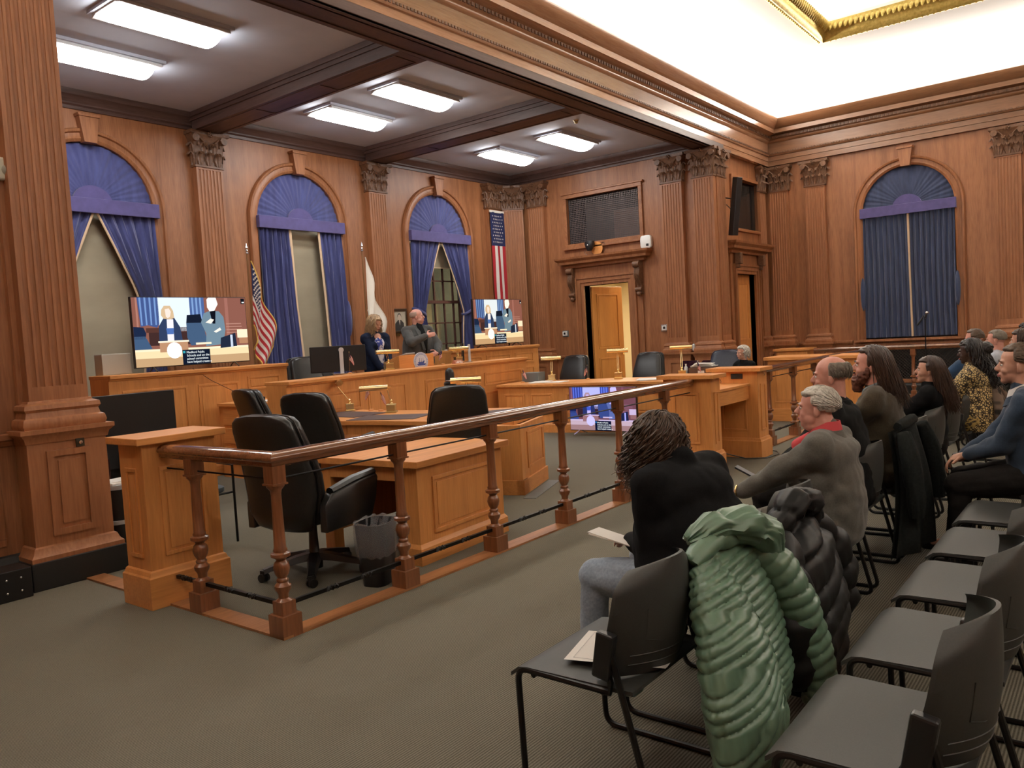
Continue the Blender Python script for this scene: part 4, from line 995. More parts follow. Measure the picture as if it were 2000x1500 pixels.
def stack_chair():
    t = thing('stacking_chair', None, 'chair', (0, 0, 0), 0, 'stacking chairs of the audience')
    # seat: local +y forward, seat y -.23...27
    def sf(u, v):
        x = (u-.5)*.56*(1-.06*(1-v)); y = -.21+.48*v
        z = .452 - .012*(1-(2*u-1)**2)*sin(pi*min(1, v*1.2)) - (max(0, v-.88)/.12)**2*.03
        return x, y, z
    mb = MB(); n = 14
    up = [[sf(i/n, j/n) for i in range(n+1)] for j in range(n+1)]
    vs = [p for r in up for p in r] + [(x, y, z-.014) for r in up for x, y, z in r]; N1 = (n+1)**2; fs = []
    for j in range(n):
        for i in range(n):
            a = j*(n+1)+i; fs.append((a, a+1, a+n+2, a+n+1)); fs.append((a+N1, a+n+1+N1, a+n+2+N1, a+1+N1))
    for i in range(n):
        for a, b in ((i, i+1), (n*(n+1)+i+1, n*(n+1)+i), ((i+1)*(n+1), i*(n+1)), (i*(n+1)+n, (i+1)*(n+1)+n)): fs.append((a, b, b+N1, a+N1))
    mb.add(vs, fs); mb.build('seat', seat_grey, t, smooth=50)
    # back shell: curved, low kick
    def bf(u, v, off=0):
        s = 2*u-1; zz = .455+.385*v
        w = .268*(1 - .14*(1-v)**2)*(1-.24*max(0, v-.35)**1.6)
        e = max(0, v-.80)/.20; w *= sqrt(max(.03, 1-e*e*.55))
        x = s*w; top = .05*(s*s)*max(0, v-.4)
        y = -.262 + (.155-.06*v)*s*s + .055*(1-v)**3 + .015*v
        for lv in (.16, .27, .40):
            if abs(v-lv) < .012 and abs(s) < .72: y += .003*(1 if off == 0 else 0)
        return (x, y-off*(.9), zz-top)
    nu, nv = 18, 44; mb = MB()
    A = [bf(i/nu, j/nv) for j in range(nv+1) for i in range(nu+1)]; B = [bf(i/nu, j/nv, .013) for j in range(nv+1) for i in range(nu+1)]
    fs = []; N1 = len(A); q = nu+1
    for j in range(nv):
        for i in range(nu): a = j*q+i; fs.append((a, a+q, a+q+1, a+1)); fs.append((a+N1, a+1+N1, a+q+1+N1, a+q+N1))
    for i in range(nu): fs.append((i, i+1, i+1+N1, i+N1)); a = nv*q+i; fs.append((a+1, a, a+N1, a+1+N1))
    for j in range(nv): a = j*q; fs.append((a+q, a, a+N1, a+q+N1)); a = j*q+nu; fs.append((a, a+q, a+q+N1, a+N1))
    mb.add(A+B, fs); mb.build('backrest', seat_grey, t, smooth=50)
    mb = MB()   # embossed outline on the rear face
    ol = [bf(.2, .62, .0145), bf(.2, .34, .0145), bf(.3, .30, .0145), bf(.5, .285, .0145), bf(.7, .30, .0145), bf(.8, .34, .0145), bf(.8, .62, .0145)]
    mb.tube(ol, .0022, 4)
    for v in (.20, .11): mb.tube([bf(.12+.76*k/12, v, .0145) for k in range(13)], .002, 4)
    mb.build('moulded_line', seat_grey, t)
    for s in (-1, 1):
        mb = MB(); mb.T = Matrix.Translation((s*.270, -.115, .565)) @ Matrix.Rotation(rad(10), 4, 'X')
        mb.box(-.020, .018, -.036, .03, -.085, .07); mb.build('bracket', plastic_black, t, smooth=0, bevel=.008)
        x = s*.272
        def arc(a, b, c, r=.05, n=5):
            a, b, c = V3(a), V3(b), V3(c); p = b+(a-b).normalized()*r; q = b+(c-b).normalized()*r
            return [p.lerp(b, k/n).lerp(b.lerp(q, k/n), k/n) for k in range(n+1)]
        A_, B_, C_, D_2, E_ = (x, -.13, .61), (x, -.285, .011), (x, .235, .011), (x, .245, .44), (x*.98, -.02, .44)
        path = [A_]+arc(A_, B_, C_)+arc(B_, C_, D_2)+arc(C_, D_2, E_, .045)+[(x*.985, -.13, .435), (x, -.135, .47), (x, -.10, .60)]
        MB().tube(path, .0115, 8).build('side_frame', frame_black, t)
    for y, z in ((.18, .425), (-.1, .43)): MB().tube([(-.27, y, z), (.27, y, z)], .01, 8).build('cross_bar', frame_black, t)
    return t
sc0 = stack_chair(); used = False
def put_chair(x, y, label, rz=0):
    global used
    o = sc0 if not used else copy_tree(sc0)
    used = True; o.location = (x, y, 0); o.rotation_euler = (0, 0, rz); o['label'] = label; return o
R1 = 1.47; R2 = .53
put_chair(2.40, R1, 'stacking chair with a printed sheet of paper on its seat')
put_chair(3.08, R1-.02, 'stacking chair draped with the green quilted jacket')
put_chair(3.78, R1, 'stacking chair draped with the puffy black coat')
put_chair(4.48, R1, 'stacking chair under the man in the grey suit')
put_chair(5.16, R1, 'stacking chair under the balding man in black')
put_chair(5.84, R1, 'stacking chair under the bearded man, a long coat over its back')
put_chair(6.52, R1, 'empty stacking chair between the bearded man and the long haired woman')
put_chair(7.22, R1, 'stacking chair under the woman with long straight brown hair')
put_chair(7.95, R1, 'stacking chair right behind the long haired woman towards the leopard print blouse')
put_chair(8.75, R1-.05, 'stacking chair under the woman in leopard print, plaid coat on it')
put_chair(2.32, R2, 'empty stacking chair closest to the camera at the bottom edge')
put_chair(3.04, R2, 'empty second-row chair, next one beyond the closest chair')
put_chair(3.76, R2, 'empty second-row chair, third one from the camera')
put_chair(4.46, R2, 'empty second-row chair, fourth one from the camera')
put_chair(5.18, R2, 'empty second-row chair right next to the man in the blue jacket')
put_chair(5.95, R2, 'second-row chair under the man in the blue jacket')
for k, x in enumerate((9.9, 10.9, 11.6)): put_chair(x, 1.25+.12*k, ['stacking chair under the far dark haired woman', 'stacking chair under the far man with cropped grey hair', 'stacking chair under the far man with glasses'][k])
t = thing('side_chair', 'grey cushioned side chair with thin black metal frame behind the railing', 'chair', (3.5, 6.28, 0), rad(0), None)
mb = MB(); rg = []
for z, w, d in ((.42, .46, .44), (.44, .52, .50), (.475, .52, .50), (.49, .46, .44)): rg.append(rrect(w, d, z, 0, 0, .25, 24))
mb.loop(rg); mb.build('seat', noisy('blue_grey_fabric', (.06, .075, .09), (.045, .06, .07), (90, 90, 90), .8, .2, .001), t, smooth=60)
for s in (-1, 1):
    MB().tube([(s*.28, -.26, 0), (s*.28, -.26, .655), (s*.28, .0, .665), (s*.28, .25, .66), (s*.28, .27, 0)], .011, 8).build('leg_frame', frame_black, t)
    MB().cbox((s*.28, 0, .675), (.045, .40, .02)).build('armrest', plastic_black, t, smooth=0, bevel=.006)
MB().tube([(-.28, -.24, .425), (.28, -.24, .425)], .01, 6).tube([(-.28, .22, .43), (.28, .22, .43)], .01, 6).build('cross_bar', frame_black, t)
mb = MB(); mb.grid(lambda u, v: ((u-.5)*.5, .26+.02*(2*u-1)**2*-1, .56+.3*v), 8, 4); mb.build('backrest', MATS['blue_grey_fabric'], t)
for k, (x, y) in enumerate(((13.4, 6.45), (13.4, 6.05))):
    t = thing('stacked_chair', ['left dark maroon padded chair behind the desk lamp and papers', 'right dark maroon padded chair beside the brown paper box'][k], 'chair', (x, y, 0), rad(90), 'maroon padded chairs')
    mb = MB(); rg = []
    for z, w, d in ((.42, .46, .44), (.47, .50, .48), (.50, .46, .44)): rg.append(rrect(w, d, z, 0, 0, .25, 20))
    mb.loop(rg); mb.build('seat', maroon, t, smooth=60)
    mb = MB(); rg = []
    for z, w in ((.56, .36), (.62, .40), (.8, .40), (.93, .38), (.97, .30)): rg.append(rrect(w, .07, z, 0, -.22, .3, 20))
    mb.loop(rg); mb.build('backrest', maroon, t, smooth=60)
    for s in (-1, 1): MB().tube([(s*.2, -.22, .6), (s*.2, -.24, 0), (s*.2, .2, 0), (s*.2, .2, .44)], .011, 6).build('leg_frame', frame_black, t)
t = thing('wooden_armchair', 'dark wooden armchair glimpsed between the column and the pedestal', 'chair', (3.35, 6.95, 0))
mb = MB(); mb.tube([(-.3, -.2, .62), (-.3, .15, .66), (-.2, .28, .74), (.1, .30, .75), (.3, .15, .66), (.3, -.2, .62)], .028, 8); mb.build('arm_bow', base('dark_varnish', (.06, .02, .02), .2, coat=.5), t)
mb = MB().tube([(-.28, -.2, .46), (-.28, .2, .48), (.28, .2, .48), (.28, -.2, .46)], .03, 8, closed=True).box(-.27, .27, -.2, .2, .44, .47); mb.build('seat', MATS['dark_varnish'], t)
for x, y in ((-.26, -.2), (.26, -.2), (-.26, .2), (.26, .2)): MB().tube([(x, y, .45), (x, y, 0)], .02, 8).build('leg', MATS['dark_varnish'], t)
for x in (-.2, -.07, .07, .2): MB().box(x-.02, x+.02, .22, .24, .48, .72).build('slat', MATS['dark_varnish'], t, smooth=0)
# ================================================================ LAMPS, FLAGS AND SMALL THINGS
def desk_lamp(label, loc, rz, tilt=.45, H=.30, dark=False, along=False):
    t = thing('banker_lamp', label, 'desk lamp', loc, rz, 'brass desk lamps')
    mb = MB().box(-.075, .075, -.065, .065, 0, .022).box(-.06, .06, -.052, .052, .022, .095).box(-.065, .065, -.057, .057, .095, .105); mb.build('base', brass_dull if dark else brass, t, smooth=0, bevel=.004)
    MB().lathe([(.018, .105), (.022, .115), (.012, .125), (.012, .14), (.02, .15), (.008, .16)], seg=10).build('swivel', brass, t)
    mb = MB(); top = V3((0, sin(tilt)*H, .14+cos(tilt)*H))
    for s in (-.012, .012): mb.tube([(s, 0, .14), (s, top.y, top.z)], .004, 6)
    mb.tube([(0, top.y, top.z), (0, top.y-.02, top.z+.02), (0, top.y-.05, top.z+.02)], .006, 6); mb.build('arm', brass, t)
    mb = MB(); n = 12; rg = []
    for x in (-.175, -.17, .17, .175):
        if along: rg.append([(.036*cos(2*pi*k/20), top.y+.16+x, top.z+.015+.034*sin(2*pi*k/20)) for k in range(20)])
        else: rg.append([(x, top.y-.05+.040*cos(2*pi*k/20), top.z+.015+.034*sin(2*pi*k/20)) for k in range(20)])
    mb.loop(rg); mb.build('shade', brass, t, smooth=50)
    return t
desk_lamp('brass lamp bent to the left on the curved desk, by the small flags', (6.78, 8.0, .76), rad(53), .62, .28)
desk_lamp('brass lamp with a long level shade on the curved desk blotter', (6.72, 7.16, .76), rad(38), .25, .16, True, True)
desk_lamp('brass lamp with a dark-edged bright shade hidden behind the broad chair back', (6.75, 5.95, .76), rad(-52), .35, .24)
desk_lamp('bright brass lamp on the raised desk below the blond woman', (8.15, 8.68, 1.215), rad(-25), .6, .14)
desk_lamp('brass lamp on the raised desk at the right of the podium', (9.85, 8.82, 1.215), rad(-25), .3, .09)
desk_lamp('left lamp of the curved desk, before a black chair', (11.35, 8.0, .80), rad(-62), .25, .24)
desk_lamp('tall lamp on the curved desk in front of the open door', (11.55, 6.78, .80), rad(-62), .25, .32)
desk_lamp('right-hand lamp of the curved desk, by the maroon chairs', (11.75, 5.72, .80), rad(-62), .35, .34)
def flag_cells(u, v):
    """u along the fly, v from bottom to top; 0 red 1 white 2 blue"""
    if u < .4 and v > 6/13: return 2
    return 0 if int(min(12, v*13)) % 2 == 0 else 1
def star(mb, c, r, nrm, up, m):
    up = up.normalized(); sd = nrm.cross(up).normalized(); c = V3(c)
    P = [c + (r if k % 2 == 0 else r*.4)*(cos(pi*k/5)*up + sin(pi*k/5)*sd) for k in range(10)]
    mb.add(P, [tuple(range(10))], m)
def hand_flag(label, loc, rz, lean=.15, h=.26):
    t = thing('miniature_flag', label, 'flag', loc, rz, 'miniature flags on desks')
    MB().lathe([(.034, 0), (.036, .008), (.03, .016), (.008, .02)], seg=12).build('base', desk_x, t)
    MB().tube([(0, 0, .015), (lean*.05, 0, h)], .0022, 6).tube([(lean*.05, 0, h), (lean*.05, 0, h+.012)], [.004, .001], 6).build('staff', brass, t)
    mb = MB()
    def fn(u, v):
        x = lean*.05 + .055*u + .006*sin(v*5); z = h-.01-.10*(1-v) - .06*u - .02*u*u
        return (x, .012*sin(u*7+v*2), z)
    mb.grid(fn, 10, 13, 0, flag_cells); mb.build('cloth', [us_red, us_white, us_blue], t, smooth=60)
hand_flag('tiny flag in front of the wide monitor', (7.35, 8.62, 1.215), rad(-35), h=.3)
hand_flag('tiny flag beside the podium, right of the seal', (9.45, 8.8, 1.215), rad(150), h=.24)
hand_flag('left one of two tiny flags between the brass lamps', (6.92, 7.75, .76), rad(120), h=.32)
hand_flag('right one of two tiny flags between the brass lamps', (6.86, 7.50, .76), rad(-60), h=.26)
hand_flag('tiny flag on the curved desk left end, below the rear bench', (10.9, 8.3, .80), rad(-60), h=.24)
hand_flag('tiny flag on the curved desk between two bright lamps', (11.5, 7.35, .80), rad(100), h=.24)
hand_flag('tiny flag near the desk lamp and the maroon chairs', (11.75, 5.45, .80), rad(-40), h=.24)
# big flag on a staff, fly end hanging down
def staff_flag(name, label, loc, rz, cells, mats, topz, drop, hoist, seal=False, W=.34):
    t = thing(name, label, 'flag', loc, rz)
    MB().lathe([(.16, 0), (.16, .03), (.05, .06), (.02, .10)], seg=20).build('floor_stand', brass_dull, t)
    MB().tube([(0, 0, .05), (0, 0, topz)], .014, 8).build('staff', base('staff_wood', (.2, .09, .03), .3), t)
    MB().lathe([(.016, 0), (.03, .01), (.012, .03), (.02, .05), (.01, .07), (.022, .09), (.004, .16)], (0, 0, topz), 10).build('finial', chrome, t)
    zt = topz-.1
    def fn(u, v):
        # v: 1 top of hoist .. 0 bottom of hoist, u: along fly
        zh = zt-hoist*(1-v); dn = drop*u
        spread = W*(.22+.78*min(1, (zt-zh+dn)/(hoist+drop)*1.3))
        x = W*sin(u*pi*.5)*(.10+.90*v**.8) + .01
        fold = .05*sin(u*13+v*1.5)*min(1, u*3)
        return (x*.9+.035*sin(u*9+v), -.03+fold, zh-dn*(.55+.45*v)*.95 - .0*u)
    mb = MB(); mb.grid(fn, 40, 39, 0, cells)
    if cells is flag_cells:
        for i in range(8):
            for j in range(6):
                u = .03+.36*(i+.5)/8; v = 6/13+.02+(7/13-.04)*(j+.5)/6; p = V3(fn(u, v)); e = V3(fn(u+.01, v))-p; f = V3(fn(u, v+.01))-p; nn = e.cross(f).normalized()
                for sgn in (-1, 1): star(mb, p+nn*sgn*.004, .022, nn, f, 1)
    mb.build('cloth', mats, t, smooth=70)
    ed = [fn(1, j/20) for j in range(21)] + [fn(1-i/20, 0) for i in range(21)]
    MB().tube(ed, .012, 5).tube([fn(i/20, 1) for i in range(21)], .010, 5).build('fringe', fringe if not seal else cityw, t)
    return t
staff_flag('standing_flag', 'large striped flag with gold fringe on a staff beside the big screen', (7.02, 10.35, 0), rad(-8), flag_cells, [us_red, us_white, us_blue], 3.05, 1.35, .95, W=.36)
def city_cells(u, v):
    d = sqrt(((u-.60)/.20)**2+((v-.10)/.26)**2)
    if d < 1: return 1 if (int(u*40)+int(v*40)) % 3 else 2
    return 0
staff_flag('city_banner', 'white banner with an orange and blue seal behind the blond woman', (9.28, 10.35, 0), rad(10), city_cells, [cityw, cityo, cityb], 3.2, 1.55, .9, True, W=.50)
# flag hung upright on the pilaster
t = thing('hanging_flag', 'striped flag hung upright on the pilaster above the right screen', 'flag', (13.88, 11.035, 2.42))
def hf(u, v): return ((u-.5)*.46*(1+.02*sin(v*9)), -.012+.010*sin(u*9+v*3), 1.93*v)
def hc(u, v):
    if v > .62: return 2
    return 0 if int(u*5) % 2 == 0 else 1
mb = MB(); mb.grid(hf, 20, 50, 0, hc)
for i in range(6):
    for j in range(9):
        u = .1+.8*(i+.5*(j % 2)+.25)/6.3; v = .645+.33*(j+.5)/9; p = V3(hf(u, v)); star(mb, p+V3((0, -.006, 0)), .022, V3((0, -1, 0)), V3((0, 0, 1)), 1)
mb.build('cloth', [us_red, us_white, us_blue], t, smooth=60)
MB().box(-.25, .25, -.02, .0, 1.92, 1.97).build('top_bar', cityw, t, smooth=0, bevel=.004)
# portrait
t = thing('framed_portrait', 'small framed portrait of a dark suited man beside the window', 'picture', (10.86, YA, 1.80))
mb = MB()
for a, b, c, d in ((-.20, .20, .42, .47), (-.20, .20, 0, .04), (-.20, -.16, .04, .42), (.16, .20, .04, .42)): mb.box(a, b, -.04, 0, c, d)
mb.build('frame', base('dark_frame', (.04, .022, .012), .3), t, smooth=0, bevel=.006)
MB().box(-.16, .16, -.02, 0, .04, .42).box(-.165, -.155, -.032, -.01, .04, .42).box(.155, .165, -.032, -.01, .04, .42).build('mount', base('portrait_ground', (.42, .38, .30), .7), t, smooth=0)
mb = MB(); e = [(.045*cos(2*pi*k/14), -.0225, .30+.06*sin(2*pi*k/14)) for k in range(14)]
mb.add(e, [tuple(range(14))], 1); mb.add([(x*1.12, -.0215, z+.02) for x, y, z in e], [tuple(range(14))], 0)
mb.add([(-.13, -.022, .04), (.12, -.022, .04), (.11, -.022, .19), (.04, -.022, .25), (-.04, -.022, .25), (-.12, -.022, .18)], [tuple(range(6))], 0)
mb.add([(-.02, -.023, .24), (.02, -.023, .24), (.005, -.023, .14)], [(0, 1, 2)], 1)
mb.build('figure', [base('portrait_dark', (.03, .028, .026), .7), base('portrait_skin', (.5, .42, .34), .7)], t, smooth=0)
MB().box(-.17, -.02, -.03, 0, -.06, -.005).build('name_plate', brass, t, smooth=0)
# ---- podium on the raised desk
t = thing('table_podium', 'oak table podium with a round blue and white seal', 'lectern', (8.86, 8.78, 1.215), rad(-6))
mb = MB(); mb.prism([(0, 0), (.55, 0), (.55, .06), (0, .20)], -.36, .33, 'x'); mb.build('body', desk_x, t, smooth=0, bevel=.005)
T = Matrix.Translation((.06, -.006, .085)) @ Matrix.Scale(1.22, 4); mb = MB(); mb.T = T
def disc(r, y, m, n=36): mb.add([(r*cos(2*pi*k/n), y, r*1.0*sin(2*pi*k/n)) for k in range(n)], [tuple(range(n))], m)
mb.lathe([(.001, -.004), (.118, -.004), (.118, .004), (.001, .004)], (0, 0, 0), 36, 0, 'y')
disc(.112, -.006, 1); disc(.085, -.0075, 0); disc(.080, -.009, 2)
for k in range(30):
    a = 2*pi*k/30+.05; mb.cbox((.098*cos(a), -.008, .098*sin(a)), (.009, .002, .012), 0, rot=Euler((0, -a+pi/2, 0)))
mb.add([(-.06, -.011, -.005), (.05, -.011, -.005), (.06, -.011, .012), (.035, -.011, -.03), (-.045, -.011, -.03)], [(0, 1, 2, 3, 4)] if False else [(0, 4, 3, 2, 1)], 3)
for x in (-.03, 0, .03): mb.cbox((x, -.011, .02), (.004, .002, .05), 3); mb.cbox((x+.008, -.012, .03), (.012, .002, .022), 0)
mb.add([(-.075, -.0105, -.028), (.075, -.0105, -.028), (.06, -.0105, -.052), (-.06, -.0105, -.052)], [(0, 1, 2, 3)], 3)
mb.build('seal', [base('seal_white', (.75, .76, .80), .6), base('seal_ring', (.30, .38, .62), .6), base('seal_pale', (.62, .66, .78), .6), base('seal_blue', (.05, .09, .36), .6)], t, smooth=0)
bk = MB().cbox((8.80, 8.95, 1.415), (.22, .16, .02), rot=Euler((rad(-15), 0, .1))).build('tablet', base('tablet_grey', (.35, .35, .36), .3), smooth=0, bevel=.004); tag(bk, 'thin grey tablet lying on the podium top', 'tablet')
# ---- monitors on the raised desk
t = thing('wide_monitor', 'back of a wide black monitor with a silver stand on the raised desk', 'monitor', (7.36, 8.84, 1.215), rad(-30))
silver = base('silver_paint', (.62, .62, .64), .35)
MB().box(-.40, .38, -.012, .03, .035, .40).build('screen_back', plastic_black, t, smooth=0, bevel=.008)
mb = MB(); mb.box(.0, .05, -.06, -.03, 0, .36); mb.lathe([(.02, -.065), (.035, -.065), (.035, -.03), (.02, -.03)], (.0275, 0, .34), 16, axis='y'); mb.build('stand', silver, t, smooth=30)
MB().box(-.12, .17, -.12, .08, 0, .012).build('foot', chrome, t, smooth=0, bevel=.003)
t = thing('thin_monitor', 'monitor seen edge-on with a silver post right of the podium', 'monitor', (10.18, 9.0, 1.215), rad(44))
MB().box(-.28, .28, -.01, .015, .03, .33).build('screen_back', plastic_black, t, smooth=0, bevel=.004)
MB().box(-.04, .04, -.13, -.09, 0, .30).box(-.03, .03, -.1, 0, .2, .24).build('stand', silver, t, smooth=0, bevel=.003)
MB().box(-.1, .1, -.15, .1, 0, .01).build('foot', chrome, t, smooth=0, bevel=.002)
kb = MB().cbox((10.75, 9.7, 1.45), (.42, .14, .02), rot=Euler((0, 0, .1))).build('keyboard', base('key_grey', (.5, .5, .5), .4), smooth=0, bevel=.004); tag(kb, 'slim keyboard lying on the left end of the right rear bench', 'keyboard'); kb.location.z -= .02
np_ = MB().prism([(0, 0), (.08, 0), (.05, .06), (.03, .06)], -.12, .12, 'x').build('name_sign', base('name_sign_red', (.42, .16, .10), .5), smooth=0); np_.location = (9.78, 8.72, 1.215); np_.rotation_euler = (0, 0, .1)
mb = MB(); mb.box(-.09, -.01, -.002, 0, .01, .025).box(.01, .09, -.002, 0, .01, .025).box(-.06, .06, -.002, 0, .033, .045); q_ = mb.build('lettering', us_white, np_, smooth=0); q_.rotation_euler = (rad(-26), 0, 0); q_.location = (0, .002, 0)
tag(np_, 'small reddish name sign beside the edge-on monitor', 'sign')
# ---- camera dome on the curved desk
t = thing('conference_camera', 'black dome-topped camera sticking up behind the broad chair back', 'camera', (7.0, 6.42, .80), rad(40))
MB().lathe([(.05, 0), (.05, .02), (.02, .04), (.02, .2), (.055, .22), (.075, .26), (.075, .30), (.06, .31), (.06, .32), (.055, .34), (.055, .41), (.045, .45), (.02, .47), (.002, .475)], seg=20).build('body', plastic_black, t)
MB().lathe([(.061, .315), (.063, .318), (.063, .325), (.061, .328)], seg=20).build('ring', chrome, t)
# blotters, papers, books
for k, (x, y, a, lb) in enumerate(((6.28, 6.72, 20, 'brown desk blotter before the lamp with the level shade'), (6.45, 7.62, -2, 'brown desk blotter behind the second office chair'), (6.85, 5.65, 62, 'brown desk blotter at the right of the broad chair back'))):
    b_ = MB().box(-.27, .27, -.42, .42, 0, .006).build('desk_blotter', felt, smooth=0); b_.location = (x, y, .76); b_.rotation_euler = (0, 0, rad(a)); tag(b_, lb, 'blotter', 'brown blotters')
def sheet(x, y, z, a, w, h, lb, n=1, cat='papers'):
    mb = MB()
    for k in range(n): mb.cbox((random.uniform(-.01, .01), random.uniform(-.01, .01), .002+.004*k), (w, h, .003), rot=Euler((0, 0, random.uniform(-.15, .15) if n > 1 else 0)))
    o = mb.build('paper_sheets', paper, smooth=0); o.location = (x, y, z); o.rotation_euler = (0, 0, a); tag(o, lb, cat, 'papers on the desks'); return o
sheet(10.95, 7.95, .80, .4, .5, .3, 'papers under the left lamp of the curved desk', 3)
sheet(10.95, 7.6, .80, .2, .35, .25, 'white papers between two lamps of the curved desk', 2)
sheet(11.2, 6.05, .80, .5, .5, .3, 'crumpled papers at the right end of the curved desk', 4)
sheet(6.05, 8.75, .96, .3, .28, .2, 'open white notepad on the low side desk', 3)
dv = MB().cbox((0, 0, .03), (.26, .2, .05)).cbox((0, .04, .07), (.18, .08, .04)).tube([(-.1, 0, .06), (-.2, .1, .16), (-.3, .4, .3), (-.35, .75, .47)], .004, 5).build('desk_phone', plastic_black, smooth=0, bevel=.01)
dv.location = (5.98, 8.95, .96); tag(dv, 'black desk telephone with its cable on the low side desk', 'telephone')
bx = MB().box(-.14, .14, -.16, .16, 0, .16).build('file_box', plastic_grey, smooth=0, bevel=.004); bx.location = (11.15, 8.25, .80); bx.rotation_euler = (0, 0, rad(10)); tag(bx, 'dark grey file box on the curved desk beside the rear bench', 'box')
t = thing('document_box', 'brown open box heaped with papers right of the maroon chairs', 'box', (12.0, 5.45, .80), rad(10))
MB().box(-.2, .2, -.2, .2, 0, .14).build('carton', base('dark_brown_box', (.10, .05, .03), .6), t, smooth=0, bevel=.005)
MB().box(-.205, -.2, -.05, .05, .05, .09).build('label_plate', paper, t, smooth=0)
mb = MB()
for k in range(5): mb.cbox((random.uniform(-.02, .02), random.uniform(-.03, .03), .15+.012*k), (.34, .36-.03*k, .006), rot=Euler((random.uniform(-.06, .06), random.uniform(-.05, .05), random.uniform(-.2, .2))))
mb.build('papers', paper, t, smooth=0)
wb = thing('water_bottle', 'clear little bottle beside the heap of papers', 'bottle', (11.9, 5.72, .80)); MB().lathe([(.001, 0), (.03, 0), (.032, .02), (.03, .14), (.012, .17), (.012, .18)], seg=12).build('body', base('clear_plastic', (.6, .65, .7), .1), wb); MB().lathe([(.014, .18), (.014, .2), (.001, .2)], seg=10).build('cap', plastic_white, wb)
sb = thing('pump_bottle', 'white pump bottle on the chair rail beside the paired pilasters', 'bottle', (14.50, 6.78, 1.12)); MB().lathe([(.001, 0), (.028, 0), (.03, .01), (.03, .12), (.012, .14)], seg=12).build('body', plastic_white, sb); MB().lathe([(.008, .14), (.008, .17), (.012, .17), (.012, .18), (.001, .185)], seg=8).build('pump', chrome, sb)
mono = MB().cbox((0, 0, .05), (.36, .2, .1)).build('storage_case', base('pale_grey_case', (.42, .41, .36), .6), smooth=0, bevel=.006); mono.location = (4.95, 10.75, 1.15)
mono.scale = (1, 1, 2.6); mono.location = (4.95, 10.55, 1.415-.0); mono.location.y = 9.93; mono.location.x = 4.72; tag(mono, 'pale grey lidded case behind the left foot of the big screen', 'case')
# ---- waste bins
def bin_(label, loc, h=.42, liner=True):
    t = thing('waste_bin', label, 'waste bin', loc, .3, 'black waste bins')
    MB().loop([rrect(.22, .17, 0, r=.3), rrect(.30, .23, h, r=.3), rrect(.29, .22, h, r=.3), rrect(.21, .16, .02, r=.3)], cap=True).build('bin', plastic_black, t, smooth=50)
    if liner:
        mb = MB(); rg = []
        for z, s in ((h-.22, .285), (h-.19, .305), (h-.1, .315), (h-.02, .318), (h+.012, .312), (h+.005, .29), (h-.08, .27), (h-.2, .23)):
            r_ = rrect(s, s*.77, z, r=.32, n=40); rg.append([(x*(1+.035*sin(k*2.3+z*40)), y*(1+.035*cos(k*1.9+z*30)), zz+.008*sin(k*1.7)) for k, (x, y, zz) in enumerate(r_)])
        mb.loop(rg, cap=False); mb.build('liner', bag, t, smooth=60)
    return t
bin_('black waste bin with clear liner in front of the square desk', (3.56, 4.02, 0))
bin_('black waste bin with liner under the curved desk behind a rail post', (6.52, 5.30, 0))
t = thing('storage_bin', 'black bin with white rims holding papers beside the column', 'bin', (3.05, 6.50, 0))
MB().loop([rrect(.26, .26, 0, r=.35), rrect(.30, .30, .30, r=.35)]).loop([rrect(.27, .27, .32, r=.35), rrect(.32, .32, .58, r=.35)]).build('body', plastic_black, t, smooth=50)
grim = base('grey_rim', (.45, .47, .5), .4)
MB().loop([rrect(.31, .31, .29, r=.35), rrect(.32, .32, .32, r=.35)]).build('rim', grim, t, smooth=50); MB().loop([rrect(.33, .33, .57, r=.35), rrect(.34, .34, .605, r=.35)]).build('rim', grim, t, smooth=50)
MB().cbox((0, 0, .61), (.28, .22, .012), rot=Euler((0, .04, .2))).cbox((.01, 0, .625), (.26, .2, .01), rot=Euler((0, -.05, -.1))).build('papers', paper, t, smooth=0)
# ---- wall mounted devices
t = thing('line_speaker', 'tall thin black speaker leaning out from the pier on brackets', 'speaker', (15.0, 6.02, 3.86), rad(-20))
mb = MB(); mb.T = Matrix.Rotation(rad(9), 4, 'X'); mb.box(-.07, .07, -.06, .07, -.55, .55); mb.build('cabinet', plastic_black, t, smooth=0, bevel=.01)
MB().tube([(0, .05, .15), (-.08, .2, .2), (-.1, .28, .2)], .014, 6).tube([(0, .05, -.1), (-.08, .25, .15)], .008, 6).build('bracket', iron, t)
t = thing('wall_speaker', 'white rounded wall box with a dark window right of the pediment', 'speaker', (XB-.0, 7.74, 3.36), -pi/2)
MB().loop([[(x, -.01, z) for x, z, _ in rrect(.24, .26, 0, r=.22, n=24)], [(x, -.08, z) for x, z, _ in rrect(.24, .26, 0, r=.22, n=24)], [(x, -.09, z) for x, z, _ in rrect(.21, .23, 0, r=.22, n=24)]]).build('case', plastic_white, t, smooth=40)
MB().box(.015, .07, -.094, -.088, -.09, -.04).build('lens', black_paint, t, smooth=0)
t = thing('ceiling_camera', 'black camera on a round plate in front of the wall grille', 'camera', (XB, 9.02, 3.42), -pi/2)
MB().loop([rrect(.22, .14, .1, 0, -.16, .4), rrect(.22, .16, .04, 0, -.16, .4), rrect(.17, .14, -.04, 0, -.17, .45), rrect(.10, .10, -.10, 0, -.17, .5)]).build('body', plastic_black, t, smooth=50)
MB().ell((0, -.235, .01), (.02, .02, .02), seg=10, rings=6).build('lens', chrome, t)
MB().lathe([(.001, -.07), (.14, -.07), (.14, -.062), (.001, -.062)], (.12, 0, -.06), 24, axis='y').build('plate', desk_v, t)
